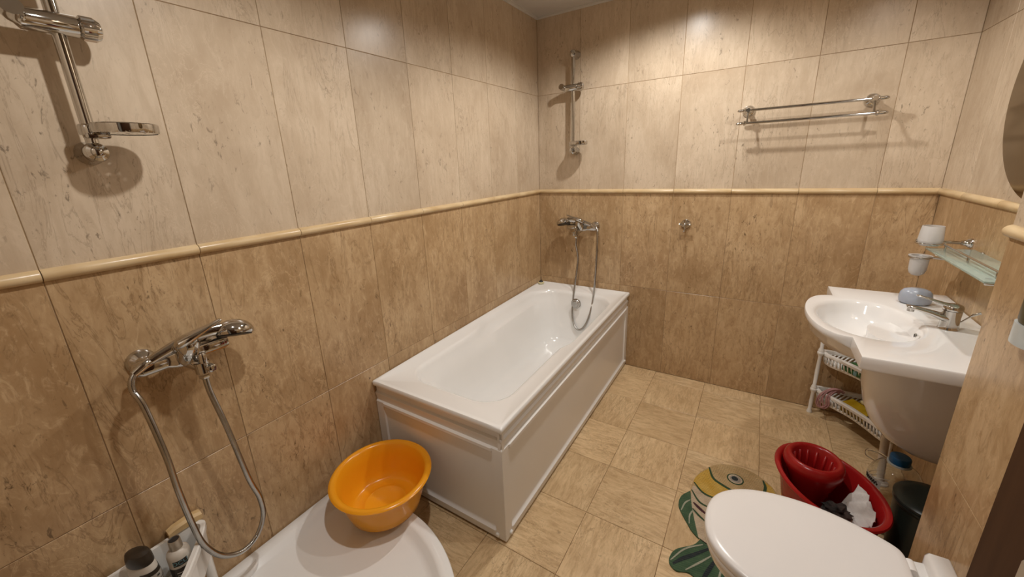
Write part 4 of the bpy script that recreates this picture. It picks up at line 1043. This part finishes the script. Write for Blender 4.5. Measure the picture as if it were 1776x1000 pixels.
# ================================================================== big clear bottle with blue cap
bx, by = 1.968, -0.800
bt = thing('water_bottle', (bx, by, 0), 'large clear plastic water bottle with blue cap beside the mop bucket', 'bottle')
prof = [(0.060, 0.0006), (0.076, 0.004), (0.080, 0.015)]
for k in range(8):
    z = 0.03 + k * 0.020; prof += [(0.081, z), (0.081, z + 0.010), (0.078, z + 0.013), (0.078, z + 0.016)]
prof += [(0.081, 0.195), (0.080, 0.215), (0.074, 0.240), (0.060, 0.262), (0.042, 0.276), (0.030, 0.283), (0.026, 0.290), (0.026, 0.300)]
prof += [(r - 0.0012, z) for r, z in reversed(prof[2:])] + [(0.06, 0.0030)]
part('body', lathe(prof, 48, (bx, by, 0)), M['clear'], bt, sharp=70)
part('cap', lathe([(0.0305, 0.290), (0.0310, 0.292), (0.0310, 0.314), (0.028, 0.318), (0.002, 0.3185)], 40, (bx, by, 0)), M['blue'], bt, sharp=40)
part('collar', lathe([(0.026, 0.282), (0.036, 0.284), (0.036, 0.288), (0.026, 0.289)], 36, (bx, by, 0)), M['pale_clear'], bt)
part('handle', tube(spline([(bx - 0.030, by + 0.012, 0.286), (bx - 0.058, by + 0.030, 0.292), (bx - 0.085, by + 0.040, 0.285), (bx - 0.088, by + 0.030, 0.268), (bx - 0.064, by + 0.016, 0.262)], 6), 0.0045, 10), M['clear'], bt)
# paper label with a dark scrawl
lb = []
def cyl(a, z, r=0.0822): return (bx + r * math.cos(a), by + r * math.sin(a), z)
V = [cyl(PI * (0.98 + 0.30 * i / 12), 0.188 + 0.034 * j / 2) for j in range(3) for i in range(13)]
Fq = [(j * 13 + i, j * 13 + i + 1, (j + 1) * 13 + i + 1, (j + 1) * 13 + i) for j in range(2) for i in range(12)]
lbp = part('paper_label', (V, Fq), M['print_light'], bt)
part('print_line', tube([cyl(PI * (1.0 + 0.24 * i / 40), 0.206 + 0.008 * math.sin(i * 1.1), 0.0826) for i in range(41)], 0.0016, 6), M['ink'], lbp)

# dark bin beside the boxing
t = thing('waste_bin', (2.006, -1.000, 0), 'dark green round waste bin tucked beside the boxing', 'bin')
part('body', lathe([(0.074, 0.0006), (0.080, 0.006), (0.090, 0.27), (0.094, 0.274), (0.095, 0.284), (0.091, 0.286)], 44, (2.006, -1.0, 0)), M['bin'], t)
part('lid', lathe([(0.092, 0.286), (0.0955, 0.288), (0.0955, 0.296), (0.088, 0.304), (0.060, 0.310), (0.002, 0.312)], 44, (2.006, -1.0, 0)), M['bin'], t)

# ================================================================== corner rack of baskets
P1, P2, P3 = Vector((1.782, -0.058, 0)), Vector((2.066, -0.036, 0)), Vector((2.062, -0.345, 0))
rk = thing('basket_rack', (1.97, -0.14, 0), 'white plastic corner rack with two slotted baskets under the washbasin', 'rack')
def rack_outline(ins):
    pts = spline([(1.795, -0.045, 0), (1.812, -0.080, 0), (1.865, -0.128, 0), (1.925, -0.195, 0), (1.985, -0.275, 0), (2.030, -0.345, 0), (2.056, -0.362, 0), (2.078, -0.345, 0), (2.084, -0.20, 0), (2.084, -0.045, 0), (2.066, -0.022, 0), (1.93, -0.020, 0), (1.815, -0.020, 0), (1.796, -0.030, 0), (1.795, -0.045, 0)], 6)[:-1]
    c = Vector((1.99, -0.14, 0)); out = []
    for p in pts:
        d = c - p; out.append(p + d.normalized() * ins)
    return out
def basket(zr, label):
    def rg(ins, z): return [(p.x, p.y, z) for p in rack_outline(ins)]
    b = part('basket', loft([rg(0.002, zr - 0.017), rg(-0.005, zr - 0.014), rg(-0.008, zr), rg(-0.002, zr + 0.006), rg(0.012, zr + 0.005), rg(0.015, zr - 0.004), rg(0.010, zr - 0.017)], False, False), M['plastic'], rk)
    # lower band and floor
    part('floor_band', loft([rg(0.020, zr - 0.068), rg(0.014, zr - 0.065), rg(0.010, zr - 0.052), rg(0.014, zr - 0.051), rg(0.020, zr - 0.063), rg(0.12, zr - 0.063), rg(0.12, zr - 0.068)], False, False), M['plastic'], b)
    o = [Vector(p) for p in rack_outline(0.005)] ; o2 = [Vector(p) for p in rack_outline(0.012)]
    o.append(o[0]); o2.append(o2[0]); a = resample(o, 0.019); c_ = resample(o2, 0.019); m_ = min(len(a), len(c_)); gs = []
    for i in range(m_ - 1):
        j = int(i * (len(c_) - 1) / (m_ - 1))
        gs.append(tube([(a[i].x, a[i].y, zr - 0.011), (c_[j].x, c_[j].y, zr - 0.054)], 0.0042, 6))
    part('slats', join(*gs), M['plastic'], b)['kind'] = 'stuff'
    return b
basket(0.382, ''); basket(0.152, '')
for p, top in ((P1, 0.60), (P2, 0.62), (P3, 0.60)):
    pr = []
    for z0, z1 in ((0.0, 0.142), (0.160, 0.372), (0.390, top)):
        h = z1 - z0
        pr += [(0.0135, z0), (0.0135, z0 + 0.006), (0.0085, z0 + 0.020), (0.0100, z0 + h * 0.5), (0.0080, z1 - 0.016), (0.014, z1 - 0.001), (0.016, z1 + 0.004), (0.016, z1 + 0.012), (0.012, z1 + 0.017)]
    part('post', lathe([(r, z + 0.0006) for r, z in pr], 20, (p.x, p.y, 0)), M['plastic'], rk)
# things in the baskets
t = thing('green_packet', (1.94, -0.14, 0.332), 'green plastic packet in the upper rack basket', 'packet')
ga = Matrix.Rotation(-0.9, 3, 'Z')
def rb(c, sx, sy, sz, rot, bev, tx=0.0):
    g = box(-sx / 2, sx / 2, -sy / 2, sy / 2, 0, sz, bev, 3); Rm = Matrix.Rotation(rot, 3, 'Z') @ Matrix.Rotation(tx, 3, 'X')
    return xf(g, lambda p: Rm @ p + Vector(c))
part('packet', join(rb((1.945, -0.150, 0.328), 0.150, 0.075, 0.040, -0.85, 0.012, 0.10)), M['green_pack'], t)
part('printed_band', rb((1.9445, -0.1505, 0.3295), 0.030, 0.0765, 0.0405, -0.85, 0.011, 0.10), M['sky_blue'], t)
t = thing('bath_sponge', (2.0, -0.14, 0.34), 'dull red bath sponge behind the green packet', 'sponge')
part('sponge', ellipsoid((2.040, -0.110, 0.354), 0.032, 0.048, 0.032, 24, 14), M['red_brown'], t)
part('strap', tube(spline([(2.020, -0.080, 0.385), (2.025, -0.095, 0.412), (2.040, -0.130, 0.412), (2.045, -0.145, 0.380)], 6), 0.004, 8), M['plastic'], t)
t = thing('yellow_packet', (1.98, -0.17, 0.103), 'yellow packet with dark label in the lower rack basket', 'packet')
part('packet', rb((1.970, -0.160, 0.096), 0.140, 0.076, 0.060, -0.88, 0.010, 0.12), M['yellow_pack'], t)
part('dark_label', rb((1.985, -0.205, 0.100), 0.070, 0.036, 0.050, -0.88, 0.003, 0.12), M['ink'], t)
t = thing('small_case', (2.0, -0.13, 0.16), 'small cream case lying on the yellow packet', 'case')
part('case', rb((2.005, -0.150, 0.163), 0.070, 0.034, 0.016, -0.88, 0.005), M['cream'], t)
for s in (-1, 1):
    part('slot', rb((2.005 + s * 0.012, -0.150 - s * 0.015, 0.1785), 0.012, 0.005, 0.002, -0.88, 0.0008), M['ink'], t)
# pink cord bundle hooked over the lower basket
t = thing('pink_cord', (1.84, -0.09, 0.11), 'dusty pink cord bundle hanging over the lower rack basket', 'cord')
rnd = random.Random(3); k3 = []
for k in range(5):
    dx, dy, dz = [rnd.uniform(-0.008, 0.008) for _ in range(3)]
    k3.append(tube(spline([(1.910 + dx, -0.075 + dy, 0.172 + dz), (1.885 + dx, -0.078 + dy, 0.186 + dz), (1.850 + dx, -0.085 + dy, 0.178 + dz), (1.818 + dx * 1.4, -0.105 + dy, 0.150 + dz), (1.812 + dx * 2, -0.116 + dy, 0.105 + dz * 2), (1.828 + dx * 2, -0.122 + dy, 0.080 + dz), (1.846 + dx, -0.124 + dy, 0.105 + dz), (1.842 + dx, -0.118, 0.150 + dz), (1.870 + dx, -0.080 + dy, 0.172 + dz), (1.895, -0.070 + dy, 0.165 + dz)], 8), 0.0034, 8))
part('strand', join(*k3), M['pink'], t)

# ================================================================== corner caddy in the shower with bottles
cdy = thing('shower_caddy', (0.10, -2.50, 0.141), 'white plastic corner caddy standing in the shower tray', 'caddy')
def cad(ins, z):
    pts = spline([(0.022, -2.385, 0), (0.050, -2.376, 0), (0.105, -2.405, 0), (0.165, -2.445, 0), (0.215, -2.488, 0), (0.235, -2.54, 0), (0.232, -2.61, 0), (0.215, -2.68, 0), (0.15, -2.715, 0), (0.05, -2.718, 0), (0.020, -2.69, 0), (0.018, -2.54, 0), (0.018, -2.42, 0), (0.022, -2.385, 0)], 5)[:-1]
    c = Vector((0.11, -2.55, 0)); return [((p + (c - p).normalized() * ins).x, (p + (c - p).normalized() * ins).y, z) for p in pts]
for zb in (0.320,):
    part('tray', loft([cad(0.016, zb), cad(0.010, zb + 0.004), cad(0.003, zb + 0.095), cad(-0.002, zb + 0.100), cad(-0.002, zb + 0.116), cad(0.002, zb + 0.119), cad(0.014, zb + 0.118), cad(0.016, zb + 0.110), cad(0.022, zb + 0.008), cad(0.08, zb + 0.006)], True, True), M['plastic'], cdy)
for x, y in ((0.050, -2.398), (0.205, -2.53), (0.050, -2.695), (0.195, -2.66)):
    part('leg', tube([(x, y, 0.171 if x < 0.06 else (0.150 if y < -2.6 else 0.1415)), (x, y, 0.33)], [0.012, 0.014], 14), M['plastic'], cdy)
# bottle with brown cap
b1 = Vector((0.078, -2.533, 0.3265))
t = thing('shampoo_bottle', b1, 'pale oval bottle with dark brown cap in the shower caddy', 'bottle')
def ov(c, ax, ay, z, rot=0.45, n=36): return [(c.x + ax * math.cos(a) * math.cos(rot) - ay * math.sin(a) * math.sin(rot), c.y + ax * math.cos(a) * math.sin(rot) + ay * math.sin(a) * math.cos(rot), c.z + z) for a in [2 * PI * k / n for k in range(n)]]
part('body', loft([ov(b1, 0.034, 0.020, 0.0004), ov(b1, 0.040, 0.025, 0.004), ov(b1, 0.043, 0.027, 0.05), ov(b1, 0.042, 0.026, 0.10), ov(b1, 0.037, 0.023, 0.132), ov(b1, 0.033, 0.021, 0.138)]), M['bottle_white'], t)
part('cap', loft([ov(b1, 0.0345, 0.0225, 0.137), ov(b1, 0.0360, 0.0235, 0.141), ov(b1, 0.0345, 0.0225, 0.160), ov(b1, 0.031, 0.0200, 0.171), ov(b1, 0.024, 0.015, 0.174), ov(b1, 0.004, 0.003, 0.175)]), M['brown_cap'], t)
# label: frame and paler field wrapped on the side towards the room
def lab(a0, a1, z0, z1, s, n=10):
    V = []
    for j in range(4):
        z = z0 + (z1 - z0) * j / 3
        for i in range(n + 1):
            a = a0 + (a1 - a0) * i / n; rot = 0.45; ax, ay = 0.0428 * s, 0.0268 * s
            if z > 0.10: ax -= (z - 0.10) * 0.17; ay -= (z - 0.10) * 0.11
            V.append((b1.x + ax * math.cos(a) * math.cos(rot) - ay * math.sin(a) * math.sin(rot), b1.y + ax * math.cos(a) * math.sin(rot) + ay * math.sin(a) * math.cos(rot), b1.z + z))
    return V, [(j * (n + 1) + i, j * (n + 1) + i + 1, (j + 1) * (n + 1) + i + 1, (j + 1) * (n + 1) + i) for j in range(3) for i in range(n)]
lf = part('label_frame', lab(-1.15, 1.15, 0.03, 0.118, 1.012), M['brown_cap'], t)
part('label_field', lab(-0.92, 0.92, 0.036, 0.106, 1.024), M['label_grey'], lf)
for k in range(5):
    part('print_line', lab(-0.6, 0.6 - 0.15 * (k % 2), 0.048 + 0.009 * k, 0.0498 + 0.009 * k, 1.036, 6), M['ink'], lf)
part('print_mark', lab(-0.12, 0.12, 0.096, 0.101, 1.036, 4), M['ink'], lf)
# white and black bottle with silver cap
b2 = Vector((0.103, -2.462, 0.3265))
t = thing('toiletry_bottle', b2, 'white and black round bottle with silver cap in the shower caddy', 'bottle')
part('body', lathe([(0.022, 0.0004), (0.026, 0.003), (0.027, 0.01), (0.027, 0.112), (0.025, 0.121), (0.018, 0.128), (0.0145, 0.130)], 36, b2), M['bottle_white'], t)
part('wrap', lathe([(0.0272, 0.010), (0.0274, 0.012), (0.0274, 0.078), (0.0272, 0.080)], 36, b2, cap0=False, cap1=False), M['ink'], t)
cp = part('cap', lathe([(0.0148, 0.129), (0.0152, 0.131), (0.0142, 0.158), (0.0138, 0.160), (0.0125, 0.160), (0.012, 0.1555), (0.002, 0.155)], 32, b2), M['satin'], t)
part('cap_top', lathe([(0.0118, 0.1565), (0.0116, 0.1580), (0.002, 0.1582)], 28, b2), M['black'], cp)
def wrapc(a, z, r): return (b2.x + r * math.cos(a), b2.y + r * math.sin(a), b2.z + z)
A0 = -0.25
V = [wrapc(A0 + 0.62 * (i / 10 - 0.5) * 2, z, 0.0275) for z in (0.088, 0.106) for i in range(11)]
bd_ = part('badge', (V, [(i, i + 1, 12 + i, 11 + i) for i in range(10)]), M['ink'], t)
def lettering(txt, size, zmid, r, mname, par, a_c=A0):
    cu = bpy.data.curves.new('lettering', 'FONT'); cu.body = txt; cu.size = size; cu.align_x = 'CENTER'; cu.align_y = 'CENTER'; cu.resolution_u = 3
    tmp = bpy.data.objects.new('lettering', cu); COL.objects.link(tmp)
    dg = bpy.context.evaluated_depsgraph_get(); me = bpy.data.meshes.new_from_object(tmp.evaluated_get(dg))
    V = [wrapc(a_c + v.co.x / r, zmid + v.co.y, r) for v in me.vertices]; Fq = [tuple(p.vertices) for p in me.polygons]
    bpy.data.objects.remove(tmp); bpy.data.curves.remove(cu); bpy.data.meshes.remove(me)
    part('lettering', (V, Fq), M[mname], par, smooth=False)
lettering('DCU', 0.017, 0.097, 0.0278, 'sky_blue', bd_)
for k in range(3):
    V = [wrapc(A0 + 0.5 * (i / 8 - 0.5) * 2, z, 0.0278) for z in (0.046 + 0.009 * k, 0.0485 + 0.009 * k) for i in range(9)]
    part('print_line', (V, [(i, i + 1, 10 + i, 9 + i) for i in range(8)]), M['print_light'], t)
# tan bar on the caddy's wall side
t = thing('tan_soap_bar', (0.030, -2.415, 0.4395), 'tan wedge-shaped bar lying on the caddy edge at the wall', 'soap')
part('bar', xf(loft([[(-0.012, y, 0.0), (0.012, y, 0.0), (0.012, y, h * 0.7), (0.004, y, h), (-0.012, y, h)] for y, h in ((-0.045, 0.016), (-0.030, 0.022), (0.015, 0.026), (0.040, 0.020))]), lambda p: Vector((0.018 + p.x, -2.412 + p.y, 0.4396 + p.z))), M['soap_tan'], t, sharp=30)
